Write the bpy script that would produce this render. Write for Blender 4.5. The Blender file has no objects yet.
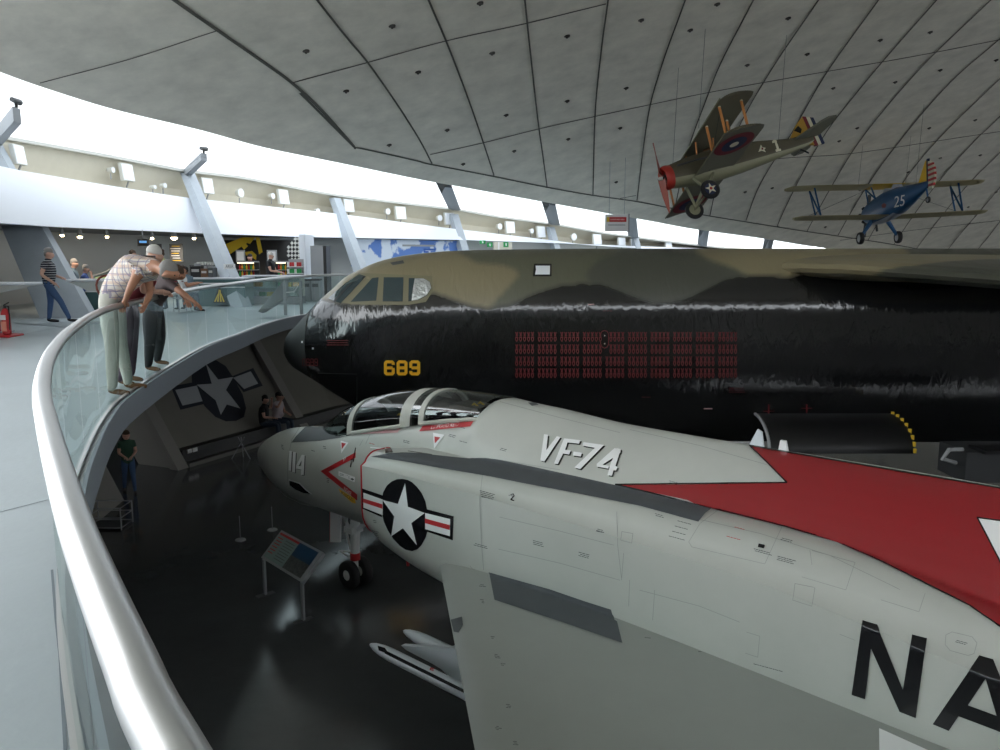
import bpy, bmesh, math, random
from mathutils import Vector, Matrix, noise
from mathutils.bvhtree import BVHTree
random.seed(7)
SC = bpy.context.scene
COL = SC.collection
V = Vector
# ---------------------------------------------------------------- camera geometry (used to measure where things stand)
FPX = 800.0
PITCH = math.atan(120 / FPX)
CAM = V((0, 0, 1.65))
CR = V((1, 0, 0)); CF = V((0, math.cos(PITCH), -math.sin(PITCH))); CU = V((0, math.sin(PITCH), math.cos(PITCH)))
ZF = -3.75                      # lower hall floor; the gallery floor is z = 0

def ray(x, y): return CF + CR * ((x - 500) / FPX) + CU * ((375 - y) / FPX)
def atz(x, y, z): d = ray(x, y); return CAM + d * ((z - CAM.z) / d.z)
def atd(x, y, t): return CAM + ray(x, y) * t
def onplane(x, y, P, n): d = ray(x, y); return CAM + d * ((P - CAM).dot(n) / d.dot(n))
def ony(x, y, Y): d = ray(x, y); return CAM + d * (Y / d.y)

def lerp(a, b, t): return a + (b - a) * t
def interp(tab, x):
    if x <= tab[0][0]: return tab[0][1]
    for (a, va), (b, vb) in zip(tab, tab[1:]):
        if x <= b: return va + (vb - va) * (x - a) / (b - a)
    return tab[-1][1]
def sinterp(tab, x):
    """smooth (Catmull-Rom) table lookup"""
    n = len(tab)
    if x <= tab[0][0]: return tab[0][1]
    if x >= tab[-1][0]: return tab[-1][1]
    for i in range(n - 1):
        if x <= tab[i + 1][0]:
            x0, y0 = tab[i]; x1, y1 = tab[i + 1]
            m0 = (y1 - tab[i - 1][1]) / (x1 - tab[i - 1][0]) if i > 0 else (y1 - y0) / (x1 - x0)
            m1 = (tab[i + 2][1] - y0) / (tab[i + 2][0] - x0) if i + 2 < n else (y1 - y0) / (x1 - x0)
            h = x1 - x0; t = (x - x0) / h
            return (2*t**3 - 3*t*t + 1)*y0 + (t**3 - 2*t*t + t)*h*m0 + (-2*t**3 + 3*t*t)*y1 + (t**3 - t*t)*h*m1
def spline(pts, n=8):
    """Catmull-Rom through points"""
    P = [V(p) for p in pts]; out = []
    for i in range(len(P) - 1):
        a = P[i - 1] if i > 0 else P[0] * 2 - P[1]
        b, c = P[i], P[i + 1]
        d = P[i + 2] if i + 2 < len(P) else P[-1] * 2 - P[-2]
        for k in range(n):
            t = k / n
            out.append(0.5 * ((2 * b) + (c - a) * t + (2 * a - 5 * b + 4 * c - d) * t * t + (3 * b - a - 3 * c + d) * t ** 3))
    out.append(P[-1]); return out

# ---------------------------------------------------------------- materials
def mat(name, col, rough=.5, metal=0., nscale=0, namt=0., bump=0., bscale=None, spec=.5, coat=0., emit=None, estr=0., alpha=1., trans=0., stretch=None, ior=1.45):
    m = bpy.data.materials.new(name); m.use_nodes = True
    nt = m.node_tree; b = nt.nodes['Principled BSDF']
    c = (col[0], col[1], col[2], 1)
    b.inputs['Base Color'].default_value = c
    b.inputs['Roughness'].default_value = rough; b.inputs['Metallic'].default_value = metal
    b.inputs['Specular IOR Level'].default_value = spec; b.inputs['Coat Weight'].default_value = coat
    b.inputs['Coat Roughness'].default_value = .08; b.inputs['IOR'].default_value = ior
    b.inputs['Transmission Weight'].default_value = trans
    if emit: b.inputs['Emission Color'].default_value = (*emit, 1); b.inputs['Emission Strength'].default_value = estr
    if alpha < 1: b.inputs['Alpha'].default_value = alpha
    if nscale or bump:
        tc = nt.nodes.new('ShaderNodeTexCoord'); mp = nt.nodes.new('ShaderNodeMapping')
        nt.links.new(tc.outputs['Object'], mp.inputs['Vector'])
        if stretch: mp.inputs['Scale'].default_value = stretch
        if nscale:
            n = nt.nodes.new('ShaderNodeTexNoise'); n.inputs['Scale'].default_value = nscale; n.inputs['Detail'].default_value = 5
            n.inputs['Roughness'].default_value = .65
            nt.links.new(mp.outputs[0], n.inputs['Vector'])
            r = nt.nodes.new('ShaderNodeMapRange'); r.inputs[1].default_value = .25; r.inputs[2].default_value = .75
            r.inputs[3].default_value = 1 - namt; r.inputs[4].default_value = 1 + namt
            nt.links.new(n.outputs['Fac'], r.inputs[0])
            mx = nt.nodes.new('ShaderNodeMix'); mx.data_type = 'RGBA'; mx.blend_type = 'MULTIPLY'; mx.inputs[0].default_value = 1
            mx.inputs[6].default_value = c; nt.links.new(r.outputs[0], mx.inputs[7]); nt.links.new(mx.outputs[2], b.inputs['Base Color'])
        if bump:
            n2 = nt.nodes.new('ShaderNodeTexNoise'); n2.inputs['Scale'].default_value = bscale or nscale or 5; n2.inputs['Detail'].default_value = 3
            nt.links.new(mp.outputs[0], n2.inputs['Vector'])
            bp = nt.nodes.new('ShaderNodeBump'); bp.inputs['Strength'].default_value = bump; bp.inputs['Distance'].default_value = .05
            nt.links.new(n2.outputs['Fac'], bp.inputs['Height']); nt.links.new(bp.outputs[0], b.inputs['Normal'])
    return m

def glassmat(name, tint=(.8, .9, .88), gloss=.12, rough=.02):
    """thin architectural glass: tinted see-through with a Fresnel reflection"""
    m = bpy.data.materials.new(name); m.use_nodes = True; nt = m.node_tree; nt.nodes.clear()
    o = nt.nodes.new('ShaderNodeOutputMaterial'); t = nt.nodes.new('ShaderNodeBsdfTransparent'); g = nt.nodes.new('ShaderNodeBsdfGlossy')
    t.inputs[0].default_value = (*tint, 1); g.inputs['Roughness'].default_value = rough; g.inputs[0].default_value = (1, 1, 1, 1)
    lw = nt.nodes.new('ShaderNodeLayerWeight'); lw.inputs[0].default_value = .5
    fr = nt.nodes.new('ShaderNodeMath'); fr.operation = 'POWER'; fr.inputs[1].default_value = 5; nt.links.new(lw.outputs['Facing'], fr.inputs[0])
    a = nt.nodes.new('ShaderNodeMath'); a.operation = 'MULTIPLY_ADD'; a.inputs[1].default_value = .5 if gloss else .15; a.inputs[2].default_value = gloss
    mx = nt.nodes.new('ShaderNodeMixShader')
    nt.links.new(fr.outputs[0], a.inputs[0]); nt.links.new(a.outputs[0], mx.inputs[0]); nt.links.new(t.outputs[0], mx.inputs[1]); nt.links.new(g.outputs[0], mx.inputs[2]); nt.links.new(mx.outputs[0], o.inputs[0])
    return m

M = {}
# ---------------------------------------------------------------- mesh builder
class MB:
    def __init__(s): s.v = []; s.f = []; s.m = []
    def add(s, vs, fs, m=0):
        o = len(s.v); s.v += [tuple(v) for v in vs]; s.f += [tuple(i + o for i in f) for f in fs]; s.m += [m] * len(fs); return s
    def box(s, c, sz, R=None, m=0):
        c = V(c); h = V(sz) / 2; R = R or Matrix.Identity(3)
        vs = [c + R @ V((x * h.x, y * h.y, z * h.z)) for x in (-1, 1) for y in (-1, 1) for z in (-1, 1)]
        return s.add(vs, [(0, 1, 3, 2), (4, 6, 7, 5), (0, 4, 5, 1), (2, 3, 7, 6), (0, 2, 6, 4), (1, 5, 7, 3)], m)
    def bbox(s, c, sz, R=None, m=0, bev=.02):
        """box with chamfered edges along its longest run: an octagonal section"""
        c = V(c); R = R or Matrix.Identity(3); x, y, z = V(sz) / 2; b = min(bev, x, y)
        sec = [(x-b, y), (x, y-b), (x, -y+b), (x-b, -y), (-x+b, -y), (-x, -y+b), (-x, y-b), (-x+b, y)]
        k = 1 - b / max(x, y, 1e-6)
        rings = [[c + R @ V((p[0]*k, p[1]*k, -z)) for p in sec], [c + R @ V((p[0], p[1], -z+b)) for p in sec], [c + R @ V((p[0], p[1], z-b)) for p in sec], [c + R @ V((p[0]*k, p[1]*k, z)) for p in sec]]
        return s.loft(rings[::-1], m=m)
    def loft(s, rings, closed=True, cap0=True, cap1=True, m=0, mf=None):
        n = len(rings[0]); o = len(s.v)
        for r in rings: s.v += [tuple(p) for p in r]
        for i in range(len(rings) - 1):
            for k in range(n if closed else n - 1):
                k2 = (k + 1) % n
                s.f.append((o + i*n + k, o + i*n + k2, o + (i+1)*n + k2, o + (i+1)*n + k)); s.m.append(mf(i, k) if mf else m)
        if cap0 and closed: s.f.append(tuple(o + k for k in range(n))[::-1]); s.m.append(m)
        if cap1 and closed: s.f.append(tuple(o + (len(rings)-1)*n + k for k in range(n))); s.m.append(m)
        return s
    def cyl(s, p0, p1, r0, r1=None, n=14, m=0, cap=True):
        p0 = V(p0); p1 = V(p1); r1 = r0 if r1 is None else r1
        d = (p1 - p0).normalized(); a = d.orthogonal().normalized(); b = d.cross(a)
        rings = [[p + (a * math.cos(2*math.pi*k/n) + b * math.sin(2*math.pi*k/n)) * r for k in range(n)] for p, r in ((p0, r0), (p1, r1))]
        return s.loft(rings, m=m, cap0=cap, cap1=cap)
    def tube(s, pts, r, n=8, m=0, closed=False):
        P = [V(p) for p in pts]; L = len(P); rr = r if isinstance(r, (list, tuple)) else [r] * L; rings = []
        a = None
        for i, p in enumerate(P):
            if closed: d = (P[(i+1) % L] - P[i-1]).normalized()
            else: d = (P[min(i+1, L-1)] - P[max(i-1, 0)]).normalized()
            a = d.orthogonal().normalized() if a is None else (a - d * a.dot(d)).normalized()
            b = d.cross(a)
            rings.append([p + (a * math.cos(2*math.pi*k/n) + b * math.sin(2*math.pi*k/n)) * rr[i] for k in range(n)])
        if closed: rings.append(rings[0])
        return s.loft(rings, m=m, cap0=not closed, cap1=not closed)
    def lathe(s, prof, base=(0, 0, 0), R=None, n=24, m=0, mf=None):
        base = V(base); R = R or Matrix.Identity(3)
        rings = [[base + R @ V((r * math.cos(2*math.pi*k/n), r * math.sin(2*math.pi*k/n), z)) for k in range(n)] for r, z in prof]
        return s.loft(rings, m=m, mf=mf)
    def ell(s, c, r, R=None, n=16, m=0, k=9):
        prof = [(math.sin(math.pi * i / k), -math.cos(math.pi * i / k)) for i in range(k + 1)]
        prof[0] = (.02, -1); prof[-1] = (.02, 1)
        R0 = (R or Matrix.Identity(3)) @ Matrix.Diagonal(V(r)).to_3x3() if True else None
        return s.lathe(prof, c, R0, n, m)
    def prism(s, poly, vec, m=0):
        vec = V(vec); A = [V(p) for p in poly]; B = [p + vec for p in A]; n = len(A)
        s.add(A + B, [tuple(range(n))[::-1], tuple(range(n, 2*n))] + [(k, (k+1) % n, n + (k+1) % n, n + k) for k in range(n)], m); return s
    def quad(s, *p, m=0): return s.add(p, [tuple(range(len(p)))], m)
    def build(s, name, mats, parent=None, smooth=40, local=False):
        me = bpy.data.meshes.new(name); me.from_pydata(s.v, [], s.f)
        mats = mats if isinstance(mats, (list, tuple)) else [mats]
        for x in mats: me.materials.append(M[x] if isinstance(x, str) else x)
        for p, i in zip(me.polygons, s.m): p.material_index = i
        bm = bmesh.new(); bm.from_mesh(me); bmesh.ops.recalc_face_normals(bm, faces=bm.faces); bm.to_mesh(me); bm.free()
        if smooth:
            for p in me.polygons: p.use_smooth = True
            me.set_sharp_from_angle(angle=math.radians(smooth))
        me.validate(); me.update()
        return link(bpy.data.objects.new(name, me), parent, local)

def link(o, parent=None, local=False):
    COL.objects.link(o)
    if parent is not None:
        o.parent = parent
        if not local: o.matrix_parent_inverse = world_of(parent).inverted()
    return o
def world_of(o):
    m = o.matrix_basis.copy()
    while o.parent is not None:
        m = o.parent.matrix_basis @ o.matrix_parent_inverse @ m if o.parent.parent is None else world_of(o.parent) @ o.matrix_parent_inverse @ m
        return m
    return m
def tag(o, label=None, cat=None, group=None, kind=None):
    if label: o['label'] = label
    if cat: o['category'] = cat
    if group: o['group'] = group
    if kind: o['kind'] = kind
    return o
def thing(name, label, cat, loc=(0, 0, 0), group=None, mw=None):
    o = bpy.data.objects.new(name, None); COL.objects.link(o); o.empty_display_size = .1
    o.matrix_basis = mw if mw is not None else Matrix.Translation(V(loc))
    return tag(o, label, cat, group)
def copy_tree(o, parent=None):
    c = o.copy(); COL.objects.link(c)
    if parent is not None: c.parent = parent
    for ch in [x for x in bpy.data.objects if x.parent is o]: copy_tree(ch, c)
    return c
def tree_of(objs):
    vs = []; fs = []
    for o in objs:
        w = world_of(o); n = len(vs)
        vs += [w @ v.co for v in o.data.vertices]; fs += [tuple(n + i for i in p.vertices) for p in o.data.polygons]
    return BVHTree.FromPolygons(vs, fs)

# ---------------------------------------------------------------- paint marks: thin sheets laid on a surface
def sheet(bm, bvh, name, mt, parent, step=6, off=.004, local_inv=None):
    xs = [v.co.x for v in bm.verts]; ys = [v.co.y for v in bm.verts]
    if not xs: return None
    def cut(lo, hi, axis):
        a = math.ceil(lo / step) * step
        while a < hi:
            no = (1, 0, 0) if axis == 0 else (0, 1, 0); co = (a, 0, 0) if axis == 0 else (0, a, 0)
            bmesh.ops.bisect_plane(bm, geom=bm.verts[:] + bm.edges[:] + bm.faces[:], plane_co=co, plane_no=no, dist=1e-5); a += step
    cut(min(xs), max(xs), 0); cut(min(ys), max(ys), 1)
    bmesh.ops.triangulate(bm, faces=bm.faces[:])
    bad = []
    for v in bm.verts:
        d = ray(v.co.x, v.co.y).normalized()
        h, nrm, i, dist = bvh.ray_cast(CAM, d)
        if h is None: bad.append(v); continue
        if nrm.dot(d) > 0: nrm = -nrm
        v.co = h + nrm * off
    if bad: bmesh.ops.delete(bm, geom=bad, context='VERTS')
    big = [f for f in bm.faces if max(e.calc_length() for e in f.edges) > 1.2]
    if big: bmesh.ops.delete(bm, geom=big, context='FACES')
    for f in bm.faces:
        f.normal_update()
        if f.normal.dot(CAM - f.calc_center_median()) < 0: f.normal_flip()
        f.smooth = True
    me = bpy.data.meshes.new(name); bm.to_mesh(me); bm.free(); me.materials.append(M[mt])
    return link(bpy.data.objects.new(name, me), parent)
def poly_bm(polys):
    bm = bmesh.new()
    for p in polys:
        vs = [bm.verts.new((q[0], q[1], 0)) for q in p]
        try: bm.faces.new(vs)
        except ValueError: pass
    return bm
def marks(name, polys, mt, bvh, parent, **k):
    for p in polys: mark(name, [p], mt, bvh, parent, **k)
def mark(name, polys, mt, bvh, parent, **k): return sheet(poly_bm(polys), bvh, name, mt, parent, **k)
def stroke(pts, w):
    """a px polyline as quads of width w"""
    out = []
    for (x0, y0), (x1, y1) in zip(pts, pts[1:]):
        dx, dy = x1 - x0, y1 - y0; L = math.hypot(dx, dy) or 1; nx, ny = -dy / L * w / 2, dx / L * w / 2; ex, ey = dx / L * w * .25, dy / L * w * .25
        out.append([(x0 + nx - ex, y0 + ny - ey), (x1 + nx + ex, y1 + ny + ey), (x1 - nx + ex, y1 - ny + ey), (x0 - nx - ex, y0 - ny - ey)])
    return out
def text_mesh(s):
    cu = bpy.data.curves.new('t', 'FONT'); cu.body = s; cu.size = 1; cu.resolution_u = 3
    o = bpy.data.objects.new('t', cu); COL.objects.link(o)
    dg = bpy.context.evaluated_depsgraph_get(); me = bpy.data.meshes.new_from_object(o.evaluated_get(dg))
    bpy.data.objects.remove(o); bpy.data.curves.remove(cu); return me
def text_bm(s, quad, bm=None):
    """text stretched over a quad TL, TR, BR, BL (any 2-D or 3-D points)"""
    me = text_mesh(s); bm = bm or bmesh.new(); n0 = len(bm.verts)
    if not me.vertices: return bm
    xs = [v.co.x for v in me.vertices]; ys = [v.co.y for v in me.vertices]; x0, x1, y0, y1 = min(xs), max(xs), min(ys), max(ys)
    TL, TR, BR, BL = [V((*q, 0)) if len(q) == 2 else V(q) for q in quad]
    vs = []
    for v in me.vertices:
        u = (v.co.x - x0) / (x1 - x0 or 1); w = (y1 - v.co.y) / (y1 - y0 or 1)
        vs.append(bm.verts.new(TL.lerp(TR, u).lerp(BL.lerp(BR, u), w)))
    for p in me.polygons:
        try: bm.faces.new([vs[i] for i in p.vertices])
        except ValueError: pass
    bpy.data.meshes.remove(me); return bm
def text_mark(name, s, quad, mt, bvh, parent, **k): return sheet(text_bm(s, quad), bvh, name, mt, parent, **k)
def text_flat(name, s, quad, mt, parent):
    """lettering on a flat board; quad in space"""
    bm = text_bm(s, quad); me = bpy.data.meshes.new(name)
    n = (V(quad[1]) - V(quad[0])).cross(V(quad[3]) - V(quad[0]))
    for f in bm.faces:
        f.normal_update()
        if f.normal.dot(CAM - f.calc_center_median()) < 0: f.normal_flip()
    bm.to_mesh(me); bm.free(); me.materials.append(M[mt])
    return link(bpy.data.objects.new(name, me), parent)
def zc(x0, y0, k, pts): return [(x0 + x / k, y0 + y / k) for x, y in pts]

for nm, args in {
 'concrete_roof': dict(col=(.68, .65, .57), rough=.85, nscale=1.1, namt=.16, bump=.05, bscale=30),
 'seam': dict(col=(.09, .088, .075), rough=.9),
 'socket': dict(col=(.05, .045, .04), rough=.8),
 'gallery_floor': dict(col=(.42, .48, .51), rough=.3, nscale=.8, namt=.06, bump=.05, bscale=14),
 'floor_joint': dict(col=(.16, .2, .23), rough=.5),
 'slab_edge': dict(col=(.23, .26, .3), rough=.5),
 'hall_floor': dict(col=(.075, .08, .083), rough=.12, spec=.9, nscale=1.2, namt=.12, bump=.02, bscale=2),
 'white_wall': dict(col=(.74, .77, .82), rough=.7),
 'cream_wall': dict(col=(.6, .57, .48), rough=.8, nscale=3, namt=.04),
 'back_wall': dict(col=(.62, .62, .6), rough=.8),
 'column': dict(col=(.36, .4, .44), rough=.6, nscale=3, namt=.06),
 'skirting': dict(col=(.1, .12, .13), rough=.5),
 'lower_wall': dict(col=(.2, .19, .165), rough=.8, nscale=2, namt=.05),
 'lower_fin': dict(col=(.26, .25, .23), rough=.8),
 'plinth': dict(col=(.03, .03, .03), rough=.5),
 'trolley_grey': dict(col=(.035, .037, .04), rough=.6),
 'curb': dict(col=(.16, .155, .14), rough=.6),
 'steel': dict(col=(.6, .6, .6), rough=.34, metal=1, bump=.01, bscale=60),
 'bracket': dict(col=(.24, .26, .28), rough=.5),
 'white': dict(col=(.75, .75, .75), rough=.5), 'offwhite': dict(col=(.6, .6, .56), rough=.5),
 'black': dict(col=(.008, .008, .009), rough=.4), 'red': dict(col=(.45, .02, .025), rough=.4),
 'navy': dict(col=(.012, .016, .04), rough=.6), 'green': dict(col=(.02, .3, .08), rough=.4),
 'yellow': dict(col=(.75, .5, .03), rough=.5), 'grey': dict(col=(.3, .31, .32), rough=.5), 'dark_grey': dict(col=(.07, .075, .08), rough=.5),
 'orange': dict(col=(.75, .33, .02), rough=.5), 'blue': dict(col=(.03, .1, .35), rough=.5), 'brown': dict(col=(.14, .07, .035), rough=.6),
 'mural_dark': dict(col=(.014, .018, .028), rough=.6), 'mural_light': dict(col=(.42, .44, .46), rough=.6),
 'teal_panel': dict(col=(.06, .12, .12), rough=.3), 'tabletop': dict(col=(.6, .62, .66), rough=.3),
 'lampglass': dict(col=(.85, .88, .92), rough=.15), 'lamp_glow': dict(col=(1, .8, .5), emit=(1, .75, .45), estr=30),
 'screen_glow': dict(col=(.1, .3, .6), emit=(.15, .4, .8), estr=.6), 'shelf_glow': dict(col=(1, .9, .7), emit=(1, .85, .6), estr=1.6),
}.items(): M[nm] = mat(nm, **args)
M['sky_glass'] = glassmat('sky_glass', (.37, .385, .4), 0.0)
M['front_glass'] = glassmat('front_glass', (.97, .98, 1), 0.0)
M['end_glass'] = glassmat('end_glass', (.4, .41, .42), 0.0)
M['rail_glass'] = glassmat('rail_glass', (.72, .83, .82), .035)
M['case_glass'] = glassmat('case_glass', (.8, .88, .87), .06)
# ================================================================ the hall
RC = (10.2167984, .178693871, .0159556562, -.00229237391, .00223389423, -.00437872202)
def roofz(x, y): return RC[0] + RC[1]*x + RC[2]*y + RC[3]*x*x + RC[4]*x*y + RC[5]*y*y
def onroof(x, y, up=0.):
    """where the line of sight meets the vault"""
    d = ray(x, y); t = 3.
    g = lambda t: roofz(d.x*t, d.y*t) - (CAM.z + d.z*t) + up
    while t < 140 and g(t) > 0: t += .5
    a, b = t - .5, t
    for _ in range(24):
        m = (a + b) / 2
        if g(m) > 0: a = m
        else: b = m
    return CAM + d * a
EDGE_PX = [(-140, 10), (-70, 42), (0, 72), (60, 93), (120, 111), (200, 130), (262, 147), (325, 160), (400, 175.5), (450, 185), (530, 199.5), (600, 212), (650, 221), (700, 230), (766, 239), (816, 247)]
edge = [onroof(x, y) for x, y in EDGE_PX]
e0 = edge[0]; dl = (edge[0] - edge[1]).normalized()
back = [V((-13.4, 8, 0)), V((-12.6, 0, 0)), V((-10, -8, 0))]
dr = (edge[-1] - edge[-2]); dr.z = 0; dr.normalize()
front = [edge[-1] + dr * 6 + V((.6, 0, 0)), edge[-1] + dr * 15 + V((2.5, 0, 0)), edge[-1] + dr * 30 + V((8, 0, 0))]
plan = [V((p.x, p.y, 0)) for p in back[::-1] + edge + front]
plan = spline(plan, 5)
opp0, opp1 = V((-8, -12, 0)), V((62, 20, 0))
cent = [V((-8, -12, 0)), V((4, -14, 0)), V((25, -10, 0)), V((50, 0, 0)), V((66, 25, 0)), V((72, 60, 0))]
cs = spline(cent, 12)
N = len(plan); rings = []
for i, p in enumerate(plan):
    q = cs[min(int(i / (N - 1) * (len(cs) - 1)), len(cs) - 1)]
    row = []
    for k in range(31):
        t = (k / 30) ** 1.3; s = p.lerp(q, t); row.append(V((s.x, s.y, roofz(s.x, s.y))))
    rings.append(row)
mb = MB(); mb.loft(rings, closed=False)
top = [[p + V((0, 0, .35)) for p in r] for r in rings]
mb.loft(top, closed=False); mb.loft([[r[0] for r in rings], [r[0] for r in top]], closed=False)
ceiling = tag(mb.build('ceiling', 'concrete_roof', smooth=60), 'pale grey vaulted concrete roof of curved panels with dark joints', kind='structure')
roof_bvh = tree_of([ceiling])

SEAMS = [
 [(176, 0), (216, 28), (256, 56), (292, 82), (320, 108), (340, 130), (354, 146)],
 [(318, 0), (348, 38), (368, 62), (400, 108), (420, 140), (432, 163)],
 [(429, 0), (446, 40), (466, 92), (484, 144), (494, 175)],
 [(525, 0), (530, 48), (538, 120), (547, 186)],
 [(608, 0), (601, 52), (595, 116), (593, 194)],
 [(685, 0), (662, 64), (648, 116), (637, 200)],
 [(753, 0), (720, 64), (705, 102), (688, 150), (675, 207)],
 [(818, 0), (772, 68), (742, 120), (720, 172), (710, 215)],
 [(878, 0), (824, 76), (792, 132), (760, 184), (746, 220)],
 [(936, 0), (860, 88), (821, 140), (780, 219), (779, 226)],
 [(990, 0), (920, 68), (860, 140), (831, 187), (807, 231)],
 [(1000, 38), (950, 82), (900, 140), (868, 184), (838, 235)],
 [(1000, 78), (937, 140), (903, 182), (868, 240)],
 [(1000, 116), (975, 140), (938, 182), (894, 244)],
 [(1000, 152), (970, 182), (916, 249)], [(1000, 187), (948, 249)], [(1000, 221), (978, 249)]]
BAND = [(300, 92), (324, 116), (354, 146), (360, 147.5), (416, 160), (432, 164), (494, 176), (548, 187), (594, 195), (636, 201), (675, 208.5), (712, 216), (780, 227), (840, 236), (920, 249)]
CROSS = [[(292, 82), (366, 62), (446, 40), (524, 23), (606, 3)], [(430, 154), (484, 142), (540, 128), (594, 116), (650, 104), (708, 92), (820, 72), (912, 56), (1000, 39)],
 [(620, 198), (636, 195)], [(700, 168), (780, 158), (860, 152), (1000, 131)], [(840, 240), (920, 229), (1000, 220)], [(40, 82), (130, 58), (216, 30)]]
def extend(a, b, L=230):
    d = math.hypot(a[0] - b[0], a[1] - b[1]); return [(a[0] + (a[0] - b[0]) * k / d, a[1] + (a[1] - b[1]) * k / d) for k in (L, L / 2)]
def roof_strip(pts, w, name, lift=-.02):
    if pts[0][1] == 0 or pts[0][0] == 1000: pts = extend(pts[0], pts[1]) + list(pts)      # joints run on past the frame
    if pts[-1][0] == 1000: pts = list(pts) + extend(pts[-1], pts[-2])[::-1]
    P = [onroof(x, y) for x, y in pts]; P = spline(P, 6) if len(P) > 2 else [P[0].lerp(P[1], i / 6) for i in range(7)]
    mb = MB(); L = []; Rr = []
    for i, p in enumerate(P):
        d = (P[min(i+1, len(P)-1)] - P[max(i-1, 0)]); d.z = 0; d.normalize(); n = V((-d.y, d.x, 0)) * w / 2
        for S, q in ((L, p + n), (Rr, p - n)):
            S.append(V((q.x, q.y, roofz(q.x, q.y) + lift)))
    lo = [q + V((0, 0, -.012)) for q in L], [q + V((0, 0, -.012)) for q in Rr]
    mb.loft([L, lo[0], lo[1], Rr], closed=False)
    return mb.build(name, 'seam', ceiling)
for i, s in enumerate(SEAMS): roof_strip(s, .05 if i else .09, 'panel_joint')
roof_strip(BAND, .07, 'edge_joint')
for s in CROSS: roof_strip(s, .04 if s[0][0] != 40 else .02, 'panel_joint')
for x, y in [(306, 51), (346, 91), (389, 145), (392, 26), (418, 72), (447, 130), (463, 164), (480, 3), (492, 53), (506, 115), (514, 151), (567, 36), (567, 101), (568, 139), (641, 20), (626, 88), (620, 128), (616, 182),
             (717, 4), (747, 65), (807, 54), (833, 88), (930, 32), (940, 70), (996, 60), (772, 188), (839, 141), (857, 128), (929, 128), (980, 155), (825, 227), (860, 190), (908, 172), (940, 158), (968, 207), (996, 192), (690, 30), (788, 18), (880, 40), (895, 82), (975, 120), (745, 192)]:
    p = onroof(x, y); mb = MB(); mb.cyl(p + V((0, 0, .05)), p + V((0, 0, -.03)), .1, .09, 12); mb.cyl(p + V((0, 0, -.03)), p + V((0, 0, -.07)), .035, .03, 6); mb.build('anchor_socket', 'socket', ceiling)

# ---- perimeter wall: plan line (front face of the fascia), heights as measured along it
COLS = [-140, -70, 0, 51, 100, 150, 207, 255, 303, 353, 410, 465, 520, 566, 620, 680, 740, 800]
TT = [(-140, 12.5), (-70, 16), (0, 19.5), (51, 21.8), (100, 24), (150, 26.3), (207, 28.8), (255, 31.3), (303, 34), (353, 36.5), (410, 39), (465, 41.3), (520, 44), (566, 46.5), (620, 49), (680, 52), (740, 55), (800, 58)]
def wp(px, py, dt=0.): return atd(px, py, interp(TT, px) + dt)
YB = [(-140, 213), (-70, 218), (0, 223), (51, 226.6), (207, 233.4), (303, 237), (353, 237.8), (465, 240), (566, 243.5), (800, 252)]       # fascia bottom
YT = [(-140, 130), (-70, 148), (0, 166), (18, 170), (100, 184), (174, 196), (208, 200), (332, 213), (439, 227), (473, 231), (550, 240), (586, 245), (680, 251), (800, 256)]   # fascia top
YS = [(-140, 112), (-70, 126), (0, 138.5), (100, 156), (184, 172), (240, 178.5), (332, 196), (458, 210.6), (500, 218), (554, 225), (604, 234), (705, 246.8), (800, 256)]   # sill of the roof glazing
fine = [x for x in range(-140, 801, 20)]
def outn(px):
    a = wp(px - 10, 255); b = wp(px + 10, 255); d = b - a; d.z = 0; d.normalize(); return V((-d.y, d.x, 0))
def fb(px): return wp(px, interp(YB, px))
def vert_over(px, ypx):
    """point straight over the fascia foot, at the height seen at ypx"""
    b0 = fb(px); o = outn(px); tg = V((-o.y, o.x, 0)); return onplane(px, ypx, b0, tg.cross(o * .7 + V((0, 0, 1))))
mb = MB()
F0 = [fb(x) for x in fine]; F1 = [vert_over(x, interp(YT, x)) for x in fine]
O = [outn(x) for x in fine]
FI0 = [p + o * .3 for p, o in zip(F0, O)]; FI1 = [p + o * .3 for p, o in zip(F1, O)]
mb.loft([FI0, F0, F1, FI1, FI0], closed=False)
wall_gallery = tag(mb.build('wall_left', 'white_wall', smooth=30), 'long smooth white fascia wall above the gallery cafe', kind='structure')
# niche behind the fascia: floor, tan back wall, cream soffit rising to the glazing sill
SILL = [vert_over(x, interp(YS, x)) for x in fine]
NB0 = [p + o * 1.0 for p, o in zip(FI1, O)]
NB1 = [p + o * 1.0 + V((0, 0, .42)) for p, o in zip(FI1, O)]
mb = MB(); mb.loft([FI1, NB0, NB1, [s + o * .15 for s, o in zip(SILL, O)], [s + o * .15 + V((0, 0, .12)) for s, o in zip(SILL, O)]], closed=False)
tag(mb.build('wall_niche', 'cream_wall', smooth=30), 'cream lined niche under the roof glazing', kind='structure')
mb = MB(); mb.loft([[s - o * .05 for s, o in zip(SILL, O)], [s - o * .05 + V((0, 0, .1)) for s, o in zip(SILL, O)], [s + o * .15 + V((0, 0, .1)) for s, o in zip(SILL, O)], [s + o * .15 for s, o in zip(SILL, O)], [s - o * .05 for s, o in zip(SILL, O)]], closed=False)
tag(mb.build('trim_1', 'offwhite', smooth=30), 'pale sill rail under the roof glazing', kind='structure')
# glazing
def near_edge(p):
    return min(range(len(plan)), key=lambda i: (plan[i].x - p.x) ** 2 + (plan[i].y - p.y) ** 2)
mb = MB(); GE = []
for s in SILL:
    i = near_edge(s); e = plan[i]; GE.append(V((e.x, e.y, roofz(e.x, e.y) + .1)))
mb.loft([[s + V((0, 0, .1)) for s in SILL], GE], closed=False)
tag(mb.build('window_1', 'sky_glass', smooth=0), 'long band of roof glazing between the wall and the concrete vault', kind='structure')
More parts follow.
